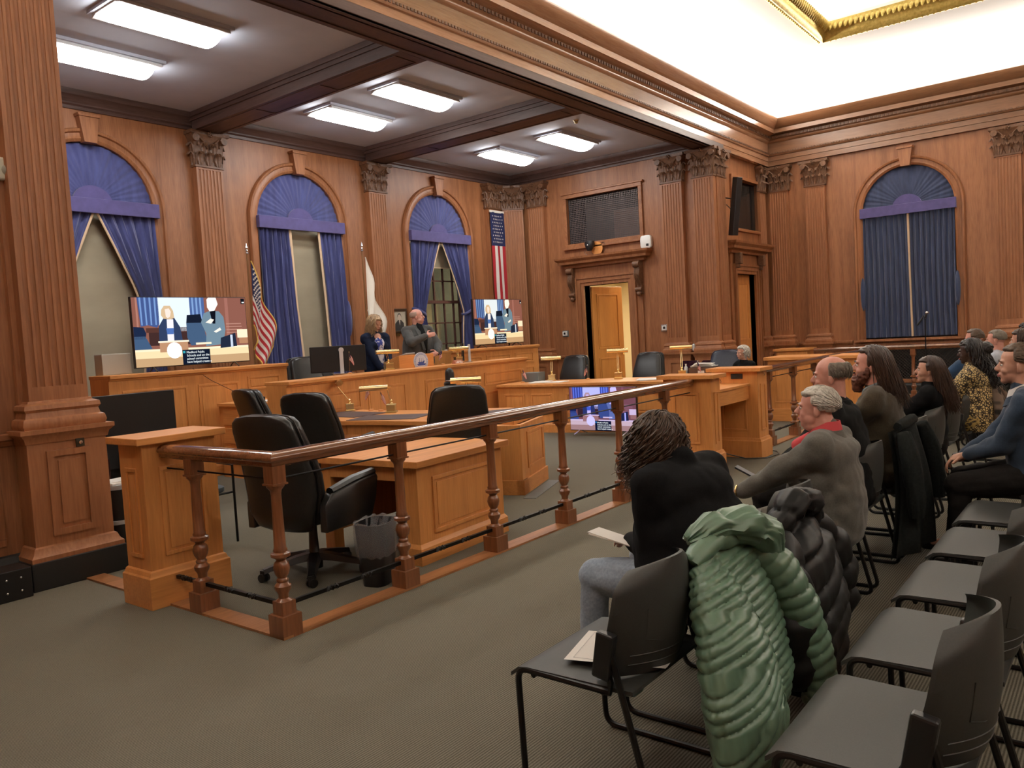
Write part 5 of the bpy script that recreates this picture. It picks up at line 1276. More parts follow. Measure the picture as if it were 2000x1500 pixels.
mb = MB().tube([(.1, -.05, .02), (.28, -.06, .05), (.35, -.06, 0)], .006, 5).tube([(-.12, -.06, -.02), (-.2, -.07, -.12), (-.1, -.08, -.2), (.1, -.08, -.22), (.28, -.08, -.18), (.33, -.07, -.06)], .004, 5); mb.build('cable', plastic_black, t)
for (y, z, lb, w) in ((9.85, 1.6, 'thermostat with black centre left of the open door', .16), (7.43, 1.6, 'thermostat on a pale plate right of the open door', .18)):
    t = thing('thermostat', lb, 'thermostat', (XB, y, z), -pi/2, 'wall thermostats')
    MB().box(-w/2, w/2, -.012, 0, -.07, .07).build('plate', chrome if w > .17 else plastic_grey, t, smooth=0, bevel=.003)
    MB().box(-.055, .055, -.05, -.012, -.045, .05).build('unit', plastic_white, t, smooth=0, bevel=.006)
    MB().box(-.025, .025, -.052, -.05, -.02, .03).build('display', black_paint, t, smooth=0)
t = thing('motion_sensor', 'cream sensor box at the left edge beside the fluted column', 'sensor', (2.30, YF, 2.99))
MB().box(-.2, .11, -.09, 0, -.08, .08).build('case', base('cream_plastic', (.52, .50, .40), .5), t, smooth=0, bevel=.012)
MB().lathe([(.001, -.125), (.025, -.12), (.04, -.10), (.045, -.085)], (.06, 0, -.01), 16, axis='y').build('eye', base('sensor_eye', (.30, .29, .24), .4), t)
t = thing('lock_plate', 'small dark metal lock plate on the column pedestal', 'lock', (2.62, 6.128, 1.01)); MB().box(-.03, .03, -.006, 0, -.03, .03).build('plate', base('old_bronze', (.08, .07, .05), .4, .8), t, smooth=0); MB().lathe([(.001, -.02), (.014, -.018), (.016, -.006)], (0, 0, 0), 12, axis='y').build('cylinder', chrome, t)
t = thing('stage_box', 'black connector box on the floor at the left edge', 'equipment box', (1.98, 6.12, 0)); MB().box(-.2, .2, -.1, .12, 0, .21).build('case', plastic_black, t, smooth=0, bevel=.006)
mb = MB()
for i in range(4):
    for j in range(2): mb.ell((-.14+.09*i, -.103, .06+.09*j), (.008, .006, .008), seg=8, rings=5)
mb.build('connector', chrome, t)
# microphone on its stand in front of the curtained window
t = thing('microphone_stand', 'thin black microphone stand in front of the closed curtains', 'microphone stand', (14.6, 2.70, 0))
MB().lathe([(.13, 0), (.13, .015), (.02, .03), (.012, .04)], seg=20).build('base', plastic_black, t); MB().tube([(0, 0, .03), (0, 0, 1.5)], .010, 8).build('pole', frame_black, t)
MB().tube([(0, 0, 1.5), (0, .02, 1.56), (0, .05, 1.50), (0, .12, 1.40)], [.010, .012, .018, .014], 8).tube([(0, 0, 1.52), (0, -.02, 1.58)], [.02, .018], 8).build('microphone', plastic_black, t); MB().ell((0, -.03, 1.60), (.027, .027, .027), seg=10, rings=6).build('grille', chrome, t)
# programme sheet on the nearest chair of the first row
t = thing('programme_sheet', 'white printed sheet lying on the nearest front-row chair', 'paper', (2.40, 1.44, .462), rad(14))
mb = MB(); mb.grid(lambda u, v: ((u-.5)*.28, (v-.5)*.36, .0015+.010*(abs(u-.5)*2)**4*(1-v)), 10, 8); mb.build('sheet', paper, t)
T = Matrix.Translation((-.07, .03, .004)); text_mesh('HOW', .026, ink, T, t)
MB().tube([(-.07, .0, .0045), (-.03, .012, .0045), (.0, -.004, .0045), (.04, .008, .0045)], .0015, 4).build('signature', ink, t)
mb = MB(); e = .0006
for a, b, c, d in ((-.12, .12, .15, .15+e*2), (-.12, .12, -.15, -.15+e*2), (-.12, -.12+e*2, -.15, .15), (.12-e*2, .12, -.15, .15)): mb.box(a, b, c, d, .0042, .0048)
mb.build('border_line', base('border_grey', (.45, .45, .45), .8), t, smooth=0)
# ================================================================ PEOPLE
skin_l = noisy('skin_light', (.56, .31, .22), (.50, .25, .17), (25, 25, 25), .5, .05, .001)
skin_p = noisy('skin_pink', (.62, .31, .24), (.54, .24, .18), (20, 20, 20), .5, .05, .001)
skin_d = noisy('skin_dark', (.055, .026, .018), (.04, .018, .012), (25, 25, 25), .4, .05, .001)
eye_w = base('eye_white', (.7, .68, .65), .2); eye_d = base('eye_dark', (.02, .015, .012), .15); lip_m = base('lips', (.42, .13, .11), .5)
def cloth(name, c, scale=60, var=.8, rough=.9, sheen=.15):
    dark = max(c) < .05
    return noisy(name, c, tuple(x*var for x in c), (scale,)*3, rough, .25, .0012, sheen=0 if dark else sheen, spec=.12 if dark else .3)
def remesh(mb, name, mat, parent, voxel=.008, smooth=4, wr=0, wscale=9, solid=None):
    """fuse overlapping lumps into one continuous skin, relax it, add soft folds"""
    me = mb.mesh('tmp', mat if not isinstance(mat, (list, tuple)) else mat[0]); o = bpy.data.objects.new('tmp', me); COL.objects.link(o)
    r = o.modifiers.new('r', 'REMESH'); r.mode = 'VOXEL'; r.voxel_size = voxel; r.use_smooth_shade = True
    if smooth: s = o.modifiers.new('s', 'SMOOTH'); s.iterations = smooth; s.factor = .5
    bpy.context.view_layer.update(); dg = bpy.context.evaluated_depsgraph_get()
    m2 = bpy.data.meshes.new_from_object(o.evaluated_get(dg)); bpy.data.objects.remove(o); bpy.data.meshes.remove(me)
    m2.name = name; m2.materials.clear()
    for q in (mat if isinstance(mat, (list, tuple)) else [mat]): m2.materials.append(q)
    if wr:
        nm = [v.normal.copy() for v in m2.vertices]
        for v, n_ in zip(m2.vertices, nm):
            p = v.co; f = noise.noise(V3((p.x*wscale, p.y*wscale, p.z*wscale*1.6))) + .5*noise.noise(p*wscale*2.3)
            v.co = p + n_*wr*(f if f > 0 else f*1.6)
    m2.polygons.foreach_set('use_smooth', [True]*len(m2.polygons)); m2.update()
    ob = bpy.data.objects.new(name, m2); COL.objects.link(ob); ob.parent = parent; return ob
def ik(a, b, l1, l2, pole):
    a, b = V3(a), V3(b); d = b-a; L = min(d.length, (l1+l2)*.999)
    if d.length > L: b = a+d.normalized()*L; d = b-a
    x = (l1*l1-l2*l2+L*L)/(2*L); h = sqrt(max(0, l1*l1-x*x)); n = d.normalized(); p = V3(pole)-n*V3(pole).dot(n)
    return a+n*x+p.normalized()*h, b
def hand(mb, w, fwd, up, side, curl=.5, s=1.0, spread=.0):
    """w wrist, fwd direction of fingers, up = back of hand, side +1 thumb on fwd x up"""
    w, f, u = V3(w), V3(fwd).normalized(), V3(up); u = (u - f*u.dot(f)).normalized(); l = f.cross(u)*side
    mb.cap2(w-f*.02, w+f*.03*s, .024*s, .026*s, 8)
    R = Matrix((l, f, u)).transposed()
    mb.ell(w+f*.055*s, (.042*s, .05*s, .016*s), R, 12, 8)
    for k, (o, L, r) in enumerate(((.030, .078, .0085), (.010, .088, .009), (-.010, .082, .0085), (-.029, .064, .0075))):
        p = w+f*.09*s+l*o*s; d = f+l*spread*(o/.03)*.3; c = curl*(1+.08*k); q = p
        for j, fr in enumerate((.45, .32, .23)):
            a = c*(.55+.55*j); dd = (d*cos(a) - u*sin(a)).normalized(); e = q+dd*L*fr*s; mb.cap2(q, e, r*s*(1-.08*j), r*s*(.92-.08*j), 7); q = e
    q = w+f*.03*s+l*.032*s
    for L, dd in ((.04, f*.6+l*.75-u*.25), (.032, f*.85+l*.3-u*.35), (.024, f*.95+l*.05-u*.4)):
        e = q+dd.normalized()*L*s; mb.cap2(q, e, .0115*s, .010*s, 7); q = e
def head_pts(mb, C, R, s=1.0, fem=False, heavy=0, nose=1.0, ears=True):
    """C = head centre (between the ears), R rotation matrix, +y face"""
    E = lambda c, r, rot=None, **k: mb.ell(C + R @ (V3(c)*s), tuple(x*s for x in r), (R if rot is None else R @ rot), **k)
    E((0, -.012, .035), (.076, .096, .086), seg=20, rings=12)
    E((0, .022, -.005), (.066, .070, .080), seg=18, rings=12)
    jw = .050 if fem else .058
    E((0, .030, -.058), (jw+heavy*.012, .058+heavy*.006, .052), seg=16, rings=10)
    E((0, .064, -.092), (.026+heavy*.006, .024, .020), seg=12, rings=8)
    if heavy: E((0, .015, -.10), (.05+.01*heavy, .06, .035))
    for q in (-1, 1):
        E((q*.036, .062, -.032), (.024, .022, .024), seg=10, rings=8)        # cheek
        E((q*.028, .078, .024), (.026, .014, .010), seg=10, rings=6)          # brow ridge
        if ears:
            E((q*.077, -.012, -.012), (.009, .020, .032), Euler((0, 0, -q*.35)).to_matrix(), seg=12, rings=8)
            E((q*.076, -.006, -.036), (.008, .010, .012), seg=8, rings=6)
    mb.cap2(C+R@(V3((0, .082, .016))*s), C+R@(V3((0, .106*nose**.3, -.020))*s), .009*s, .0125*s*nose, 10)
    E((0, .100, -.026), (.017*nose, .013, .010), seg=12, rings=6)
    E((0, .088, -.052), (.020, .012, .007), seg=10, rings=6); E((0, .086, -.064), (.018, .012, .007), seg=10, rings=6)
    E((0, .09, .06), (.03, .006, .03)) if False else None
def face_bits(parent, C, R, s=1.0, shut=False, lips=True, brow=None, glasses=None):
    P = lambda c: C + R @ (V3(c)*s)
    for q in (-1, 1):
        if not shut:
            e = MB().ell(P((q*.030, .076, .004)), (.0115*s, .010*s, .0085*s), R, 12, 8).build('eye', eye_w, parent, smooth=60)
            MB().ell(P((q*.030, .0845, .004)), (.0052*s, .003*s, .0055*s), R, 10, 6).build('iris', eye_d, e, smooth=60)
        else: MB().tube([P((q*.030-.013, .081, .001)), P((q*.030, .086, -.003)), P((q*.030+.013, .081, .001))], .0022*s, 5).build('eyelashes', eye_d, parent)
        if brow: MB().tube([P((q*.014, .092, .024)), P((q*.030, .093, .030)), P((q*.048, .080, .026))], [.003*s, .004*s, .002*s], 5).build('eyebrow', brow, parent)
    if lips: MB().tube([P((-.021, .088, -.056)), P((-.008, .098, -.0545)), P((.008, .098, -.0545)), P((.021, .088, -.056))], [.002*s, .0045*s, .0045*s, .002*s], 6).tube([P((-.018, .088, -.060)), P((0, .098, -.0635)), P((.018, .088, -.060))], [.002*s, .005*s, .002*s], 6).build('lips', lip_m, parent)
    if glasses:
        mb = MB()
        for q in (-1, 1):
            mb.tube([P((q*.033+.024*cos(2*pi*k/14), .098-.004*abs(cos(2*pi*k/14)), .002+.017*sin(2*pi*k/14))) for k in range(14)], .0018*s, 5, closed=True)
            mb.tube([P((q*.058, .094, .006)), P((q*.078, .05, .006)), P((q*.080, -.01, .0))], .0018*s, 5)
        mb.tube([P((-.009, .099, .004)), P((.009, .099, .004))], .0018*s, 5); mb.build('glasses', glasses, parent)
def strands(mb, C, R, s, n, length, wave=.006, wl=9, thick=.0035, back=-.3, top=.1, region=None, fall=(0, -.02, -1), seed=1, puff=1.0, frontcut=.05, segs=12, clump=None):
    """locks of hair rooted on the scalp, lying over the skull then falling"""
    rnd = random.Random(seed); g = V3(fall).normalized(); k = 0; tries = 0
    while k < n and tries < n*20:
        tries += 1
        a = rnd.uniform(0, 2*pi); e = rnd.uniform(top, 1.0); rxy = sqrt(max(0, 1-e*e))
        d = V3((rxy*cos(a), rxy*sin(a), e))
        if d.y > frontcut and d.z < .62: continue
        if region and not region(d): continue
        if not region and d.y > .22: continue
        k += 1
        c0 = V3((0, -.014, .030)); rad3 = V3((.080, .100, .090))*puff
        p = V3((d.x*rad3.x, d.y*rad3.y, d.z*rad3.z)); pts = []; ph = rnd.uniform(0, 6.3); L = length*rnd.uniform(.8, 1.08); st = L/segs
        part = V3((1 if d.x > 0 else -1, -.25, 0)); grow = rnd.uniform(1.0, 1.12); lat = V3((rnd.uniform(-1, 1), rnd.uniform(-1, 1), 0))
        for i in range(segs+1):
            t = i/segs; nrm = V3((p.x/rad3.x**2, p.y/rad3.y**2, p.z/rad3.z**2)).normalized()
            pts.append(C + R @ ((c0+p*grow + wave*t*V3((sin(ph+wl*t), cos(ph*1.3+wl*t), .4*sin(ph+wl*t*1.2))))*s))
            gl_ = R.transposed() @ g
            dirv = gl_ + part*.55*max(0, p.z/rad3.z) + lat*.12
            ins = (p.x/rad3.x)**2+(p.y/rad3.y)**2+(p.z/rad3.z)**2
            if ins < 1.08: dirv = dirv - nrm*dirv.dot(nrm)
            if dirv.length < 1e-4: dirv = V3((0, -1, 0))
            p = p + dirv.normalized()*st
            ins = (p.x/rad3.x)**2+(p.y/rad3.y)**2+(p.z/rad3.z)**2
            if ins < 1: p = p/sqrt(ins)
        mb.tube(pts, [thick*s*(1-.75*(i/segs)**2) for i in range(segs+1)], 5, cap=False)
def neckband(t, c, r, z0, z1, mat, th, dip, name):
    mb = MB(); rg = []; n = 30
    for k in range(n+1):
        a = -2.7+5.4*k/n; f = max(0, (abs(a)-1.2)/1.5); z = -.055*f*dip
        def pt(rr_, zz): return c+V3((rr_*sin(a), -rr_*1.05*cos(a)+.012, zz+z))
        rg.append([pt(r+.014, z0), pt(r+.014+th, z0), pt(r+th*.6, z1), pt(r, z1)])
    mb.loop(rg); return mb.build(name, mat, t, smooth=50)
def person(label, loc, rz, seated=True, s=1.0, lean=.0, hip=.56, head=(0, 0), girth=1.0, shw=.20, hands=None, feet=None, skin=None, top=None, bottom=None,
           shoes=None, face=None, hair=None, voxel=.009, fem=False, heavy=0, nose=1.0, neck=None, topname='jacket', wr=.006, collar=None, skirt=False, bare=False, ears=True, curl=.55,
           handdir=None, inner=None, hair_fn=None, head_off=(0, 0, 0), poles=None, side=0, hs=1.0, lapel=None):
    t = thing('person', label, 'person', loc, rz)
    skin = skin or skin_l; hipz = hip
    P0 = V3((0, 0, hipz)); ld = V3((side, sin(lean), cos(lean))).normalized()
    chest = P0+ld*.30*s; shc = P0+ld*.46*s; nb = P0+ld*.52*s; Cc = P0+ld*.66*s+V3((0, .012, 0))*s+V3(head_off)
    Rh = Euler((head[0], 0, head[1])).to_matrix()
    hj = [V3((q*.09*s*girth, .0, hipz)) for q in (-1, 1)]
    sh = [shc+V3((q*shw*s, 0, 0)) for q in (-1, 1)]
    if hands is None: hands = [(-.13, .40, hipz+.10), (.13, .40, hipz+.10)]
    if feet is None: feet = [(-.14, .50 if seated else .06, .07), (.14, .46 if seated else .0, .07)]
    el, wr_ = [], []; kn, an = [], []
    for i, q in enumerate((-1, 1)):
        pl = (poles[i] if poles else (q*.6, -.6, -.7)); e_, w_ = ik(sh[i], V3(hands[i]), .285*s, .255*s, pl); el.append(e_); wr_.append(w_)
        k_, a_ = ik(hj[i], V3(feet[i]), .43*s, .42*s, (q*.12, 1 if seated else .8, .6 if seated else 0)); kn.append(k_); an.append(a_)
    # body: one continuous skin
    mb = MB(); head_pts(mb, Cc, Rh, hs*s, fem, heavy, nose, ears)
    mb.cap2(nb-ld*.03*s, Cc+Rh@V3((0, -.02, -.04))*s, (.056 if fem else .066)*s, (.052 if fem else .062)*s, 14)
    mb.cap2(P0, chest, .085*s*girth, .085*s*girth, 12); mb.cap2(chest, shc-ld*.03*s, .085*s*girth, .065*s, 12)
    for i, q in enumerate((-1, 1)):
        mb.cap2(shc-ld*.02*s, sh[i]+V3((-q*.03, 0, -.01))*s, .05*s, .032*s); mb.cap2(sh[i]+V3((-q*.03, 0, -.01))*s, el[i], .032*s, .03*s); mb.cap2(el[i], wr_[i], .032*s, .025*s)
        fd = V3(handdir[i][0]) if handdir else (wr_[i]-el[i]); ud = V3(handdir[i][1]) if handdir else V3((0, 0, 1)); hand(mb, wr_[i], fd, ud, (-q if not handdir or len(handdir[i]) < 3 else handdir[i][2]), curl, s)
        mb.cap2(P0, hj[i], .09*s, .085*s); mb.cap2(hj[i], kn[i], .075*s*girth**.5, .055*s); mb.cap2(kn[i], an[i], .052*s, .036*s); mb.cap2(an[i], an[i]+V3((0, .12, -.03))*s, .035*s, .025*s)
    body = remesh(mb, 'body', skin, t, min(voxel, .0062), 3)
    # upper garment
    g = girth
    mb = MB(); Rt = Euler((-lean, 0, 0)).to_matrix()
    mb.ell(P0+ld*.10*s, (.185*s*g, .145*s*g, .17*s), Rt, 18, 10); mb.ell(chest-ld*.06*s, (.185*s*g**.9, .135*s*g, .18*s), Rt, 18, 10)
    mb.ell(chest+ld*.06*s, ((shw-.01)*s, .125*s*g**.8, .15*s), Rt, 18, 10); mb.ell(shc-ld*.015*s, ((shw+.005)*s, .088*s*g**.5, .07*s), Rt, 18, 8)
    mb.cap2(shc, nb+ld*.0*s, .085*s, .073*s, 14)
    for q in (-1, 1): mb.cap2(nb-ld*.045*s, shc+V3((q*(shw-.03)*s, 0, .0)), .066*s, .072*s*g**.3, 12)
    mb.ell(chest+ld*.08*s+V3((0, -.03, 0)), ((shw+.005)*s*g**.4, .11*s*g**.6, .13*s), Rt, 18, 10)
    rgs = []
    for q_, wq, dq in ((-.12, .33*g, .24*g), (-.06, .38*g, .30*g**.9), (.10, .39*g, .30*g), (.26, .395*g**.9, .28*g**.9), (.38, shw*2.0, .235*g**.7), (.445, shw*1.75, .16*g**.5)):
        cc = P0+ld*q_*s; rgs.append([cc+Rt@(V3((x, y, 0))*s) for x, y, _ in rrect(wq*(.88 if fem else 1), dq*(.9 if fem else 1), 0, r=.40, n=24)])
    mb.loop(rgs)
    if fem:
        for q in (-1, 1): mb.ell(chest+V3((q*.075*s, .095*s*g, .02*s)), (.075*s, .07*s, .075*s), Rt)
    for i, q in enumerate((-1, 1)):
        mb.ell(sh[i]+V3((-q*.015, 0, -.015))*s, (.078*s*g**.4,)*3); mb.cap2(sh[i]+V3((-q*.01, 0, -.03))*s, el[i], .074*s*g**.5, .066*s*g**.3, 12); mb.cap2(el[i], el[i].lerp(wr_[i], .93), .066*s*g**.3, .048*s, 12)
    if skirt == 'tail':
        for q in (-1, 1): mb.ell((q*.06, -.06, hipz-.02), (.17*s*g, .13*s, .15*s))
    up = remesh(mb, topname, top, t, voxel, 12, wr, 8)
    if inner: inner(t, P0, chest, shc, nb, s)
    if lapel: neckband(t, nb-ld*.03*s, .082*s, -.025, .028, lapel, .016, 1.0, 'jacket_collar')
    if collar:
        neckband(t, nb, .070*s, -.03, .040, collar, .006, 1.0, 'shirt_collar')
    # lower garment
    mb = MB(); mb.ell(P0, (.175*s*g, .15*s*g**.8, .13*s), None, 16, 9)
    for i, q in enumerate((-1, 1)):
        mb.cap2(hj[i], kn[i], .105*s*g**.5, .080*s, 12)
        mb.cap2(kn[i], an[i], .074*s, .055*s, 12)
    if skirt == 'skirt':
        mb.cap2(P0.lerp(hj[0], .5)+V3((0, .1, .0)), V3((0, (kn[0].y+kn[1].y)/2, kn[0].z-.02)), .15*s, .13*s, 14); mb.cap2(V3((0, kn[0].y, kn[0].z-.04)), V3((0, kn[0].y+.03, .22)), .12*s, .13*s, 14)
    remesh(mb, 'skirt' if skirt == 'skirt' else 'trousers', bottom, t, voxel, 4, wr*.8, 9)
    for i, q in enumerate((-1, 1)):
        a = an[i]; f = MB(); f.cap2(a+V3((0, -.03, -.03))*s, a+V3((0, .05, -.035))*s, .042*s, .043*s); f.cap2(a+V3((0, .05, -.04))*s, a+V3((q*.01, .17, -.048))*s, .042*s, .028*s)
        remesh(f, 'shoe', shoes or plastic_black, t, .008, 3)
    t['_head'] = 0; del t['_head']
    if face is not None: face_bits(t, Cc, Rh, hs*s, **face)
    if hair: hair(t, Cc, Rh, hs*s)
    return t, Cc, Rh, (P0, chest, shc, nb)
def cap_hair(mat, shape, thick=1.07, low=-.02, front=.35, voxel=.006, wr=.004, extra=None, st=None, name='hair', ws=26):
    """close-cropped or combed hair: a shell of lumps over the skull plus fine strands"""
    def fn(t, C, R, s):
        mb = MB()
        for i in range(34):
            for j in range(12):
                a = 2*pi*i/34; e = -.45+1.45*(j+.5)/12; e = min(e, .98); rx = sqrt(1-e*e); d = V3((rx*cos(a), rx*sin(a), e))
                if not shape(d): continue
                mb.ell(C+R@(V3((d.x*.073*thick, -.012+d.y*.093*thick, .033+d.z*.083*thick))*s), (.0165*s,)*3, None, 7, 5)
        if extra: extra(mb, C, R, s)
        if mb.v: remesh(mb, name, mat, t, voxel, 3, wr, ws)
        if st:
            m2 = MB(); strands(m2, C, R, s, **st); m2.build(name+'_locks', mat, t, smooth=60)
    return fn
h_blond = noisy('hair_blond', (.50, .34, .18), (.20, .12, .06), (60, 60, 12), .45, .3, .002)
h_white = noisy('hair_white', (.62, .60, .54), (.38, .36, .31), (70, 70, 20), .6, .3, .002)
h_grey = noisy('hair_grey', (.20, .17, .13), (.11, .09, .07), (70, 70, 20), .6, .3, .002)
h_brown = noisy('hair_brown', (.060, .030, .018), (.022, .011, .007), (60, 60, 12), .42, .3, .002)
h_auburn = noisy('hair_curly_brown', (.085, .048, .028), (.030, .016, .010), (60, 60, 12), .45, .3, .002)
h_black = noisy('hair_black', (.018, .013, .011), (.008, .006, .006), (60, 60, 12), .45, .3, .002)
h_red = noisy('beard_red', (.14, .040, .018), (.07, .020, .010), (80, 80, 80), .6, .5, .003)
h_short = noisy('hair_light_brown', (.10, .062, .035), (.05, .030, .018), (80, 80, 20), .55, .3, .002)
navy = cloth('navy_wool', (.012, .018, .040)); grey_suit = cloth('grey_suit', (.115, .108, .092), 120, .75); black_knit = cloth('black_knit', (.010, .010, .011), 200, .6, .95)
charcoal = cloth('charcoal_jacket', (.075, .075, .072), 110, .7); tweed = cloth('brown_tweed', (.060, .045, .026), 140, .6); blackc = cloth('black_cloth', (.011, .011, .011), 90, .7)
denim = cloth('light_denim', (.28, .34, .42), 90, .7); blue_suit = cloth('blue_suit', (.030, .050, .085), 110, .75); darktr = cloth('dark_trousers', (.015, .013, .012), 90, .7); khaki = cloth('grey_trousers', (.15, .135, .105), 100, .8)
bluesh = cloth('blue_shirt', (.03, .07, .14), 80, .8); redsh = base('red_collar', (.55, .06, .07), .8); whitesh = base('white_collar', (.75, .74, .72), .8); skyc = base('pale_blue_shirt', (.25, .33, .38), .8)
# leopard print and printed skirt
leo = base('leopard_print', (.6, .42, .16), .8); _b = leo.node_tree.nodes['Principled BSDF']; _tc = N(leo, 'ShaderNodeTexCoord'); _v = N(leo, 'ShaderNodeTexVoronoi', feature='DISTANCE_TO_EDGE'); _v.inputs['Scale'].default_value = 42
_v2 = N(leo, 'ShaderNodeTexNoise'); _v2.inputs['Scale'].default_value = 30; _cr = N(leo, 'ShaderNodeValToRGB'); _cr.color_ramp.elements[0].position = .10; _cr.color_ramp.elements[0].color = (.03, .02, .012, 1); _cr.color_ramp.elements[1].position = .17; _cr.color_ramp.elements[1].color = (.62, .46, .20, 1)
_m = N(leo, 'ShaderNodeMath', operation='MULTIPLY'); LK(leo, _tc.outputs['Object'], _v.inputs['Vector']); LK(leo, _tc.outputs['Object'], _v2.inputs['Vector']); LK(leo, _v.outputs['Distance'], _m.inputs[0]); LK(leo, _v2.outputs['Fac'], _m.inputs[1])
_m2 = N(leo, 'ShaderNodeMath', operation='MULTIPLY'); _m2.inputs[1].default_value = 2.0; LK(leo, _m.outputs[0], _m2.inputs[0]); LK(leo, _m2.outputs[0], _cr.inputs[0]); LK(leo, _cr.outputs[0], _b.inputs['Base Color'])
skirtm = noisy('printed_skirt', (.42, .28, .08), (.03, .02, .012), (30, 30, 60), .8, .0, lo=.45, hi=.55)
dressm = noisy('blue_white_print', (.60, .60, .66), (.02, .04, .25), (14, 14, 14), .7, .0, lo=.47, hi=.53)

# --- woman in the navy jacket, standing at the raised desk
def sh_dress(t, P0, chest, shc, nb, s):
    mb = MB(); mb.cap2(P0+V3((0, .075, .02)), chest+V3((0, .085, .03)), .095, .095); mb.ell(chest+V3((0, .115, .05)), (.095, .065, .11)); remesh(mb, 'blouse', dressm, t, .008, 3, .003)
    mb = MB(); mb.cap2(chest+V3((0, .125, .12)), nb+V3((0, .02, -.05)), .035, .045); mb.ell(shc+V3((0, .075, -.01)), (.065, .035, .07)); remesh(mb, 'neckline', skin_l, t, .007, 3)
    MB().tube([nb+V3((.06*sin(a), .045+.05*cos(a)*.6 if abs(a) < 1.6 else .0, .0-.09*cos(a)*.9)) for a in [-1.5+3.0*k/16 for k in range(17)]], .0022, 5).build('necklace', chrome, t)
def hair_bob(t, C, R, s):
    cap_hair(h_blond, lambda d: d.z > -.1 and not (d.y > .35 and d.z < .55), 1.12, st=dict(n=700, length=.27, wave=.020, wl=9, thick=.0042, seed=3, puff=1.10, frontcut=.08, fall=(0, -.05, -1)))(t, C, R, s)
person('blond woman in a navy jacket and patterned blouse standing with head bowed', (8.52, 9.36, .30), rad(170), seated=False, hip=.94, s=1.04, lean=.05, head=(-.35, .35), fem=True,
       hands=[(-.08, .26, .93), (.08, .28, .91)], skin=skin_l, top=navy, bottom=navy, face=dict(shut=True, brow=h_blond), hair=hair_bob, inner=sh_dress, girth=1.03, shw=.185, voxel=.009, poles=[(-.35, -.6, -.6), (.35, -.6, -.6)])
def sh_black(t, P0, chest, shc, nb, s):
    mb = MB(); mb.cap2(P0+V3((0, .17, .06)), chest+V3((0, .17, .06)), .05, .045); mb.cap2(chest+V3((0, .15, .10)), nb+V3((0, .03, .01)), .05, .065); mb.cap2(nb-V3((0, 0, .02)), nb+V3((0, .01, .045)), .074, .070); remesh(mb, 'turtleneck', blackc, t, .008, 3)
    mb = MB()
    for q in (-1, 1):
        pts = [nb+V3((q*.075, .0, .03)), shc+V3((q*.095, .115, -.01)), chest+V3((q*.085, .20, .04)), P0+V3((q*.05, .235, .16))]
        mb.loop([[p+V3((-.028, .006, 0)), p+V3((.028, .006, 0)), p+V3((.028, -.02, 0)), p+V3((-.028, -.02, 0))] for p in pts])
    mb.build('lapel', charcoal, t, smooth=40, bevel=.003)
h_shaved = noisy('hair_shaved_grey', (.40, .27, .21), (.26, .18, .14), (150, 150, 150), .7, .2, .001)
def hair_bald(t, C, R, s): cap_hair(h_shaved, lambda d: d.z < .45 and d.z > -.38 and d.y < .05, .955, voxel=.005, wr=.0)(t, C, R, s)
person('standing bald man in grey jacket over black turtleneck, hand on chest', (9.62, 9.50, .30), rad(172), seated=False, hip=1.0, s=1.10, lean=.02, head=(.05, .85), girth=1.30, shw=.22, heavy=1,
       hands=[(-.14, .34, 1.10), (.06, .32, 1.40)], handdir=[((1, .35, -.1), (0, 1, .3), 1), ((-1, .15, .15), (0, 1, .35), -1)], skin=skin_p, top=charcoal, bottom=darktr, face=dict(brow=h_grey), hair=hair_bald, inner=sh_black, voxel=.010, curl=.25, poles=[(-1, -.3, -.3), (1, -.2, -.5)])
# --- white haired woman seated at the far end of the curved desk
person('white haired person seated low behind the cap of the speaking stand', (12.35, 4.88, 0), rad(60), head=(0, -.1), skin=skin_l, top=blackc, bottom=darktr, face=dict(brow=h_white), lean=.1, s=.93, hip=.52,
       hair=cap_hair(h_white, lambda d: d.z > -.35 and not (d.y > .35 and d.z < .5), 1.14, st=dict(n=200, length=.14, wave=.016, wl=9, thick=.007, seed=5, puff=1.1, frontcut=.3)))
# --- front row, from the camera outwards
def curly(t, C, R, s):
    cap_hair(h_auburn, lambda d: d.z > -.5 and not (d.y > .4 and d.z < .3), 1.16, wr=.012, ws=20, st=dict(n=900, length=.24, wave=.042, wl=17, thick=.0042, seed=11, puff=1.16, frontcut=.5, segs=16, top=-.45, fall=(0, .10, -1)))(t, C, R, s)
person('person with curly brown hair in black sweater and light jeans, head bent', (3.17, 1.50, 0), rad(-8), s=1.0, lean=.16, hip=.50, head=(-.72, .05), girth=1.5, shw=.235, hands=[(-.08, .31, .64), (.08, .31, .64)], poles=[(-.22, -.5, -.9), (.22, -.5, -.9)],
       feet=[(-.24, .44, .07), (.16, .40, .07)], skin=skin_l, top=black_knit, bottom=denim, hair=curly, wr=.006, voxel=.011, topname='sweater', head_off=(0, .07, -.07), fem=False, skirt='tail')
pp = MB().cbox((0, 0, 0), (.15, .22, .004), rot=Euler((.25, .1, .3))).cbox((0, 0, .006), (.15, .22, .004), rot=Euler((.25, .1, .2))).build('paper_sheets', paper, smooth=0); pp.location = (3.07, 1.86, .66); tag(pp, 'sheets of paper held by the person in the black sweater', 'papers')
def collar_red(t, P0, chest, shc, nb, s):
    neckband(t, nb, .072*s, -.03, .048, redsh, .008, 1.0, 'shirt_collar'); mb = MB(); mb.cap2(nb+V3((0, .05, -.02)), chest+V3((0, .15, .12)), .03, .035); mb.build('shirt', redsh, t)
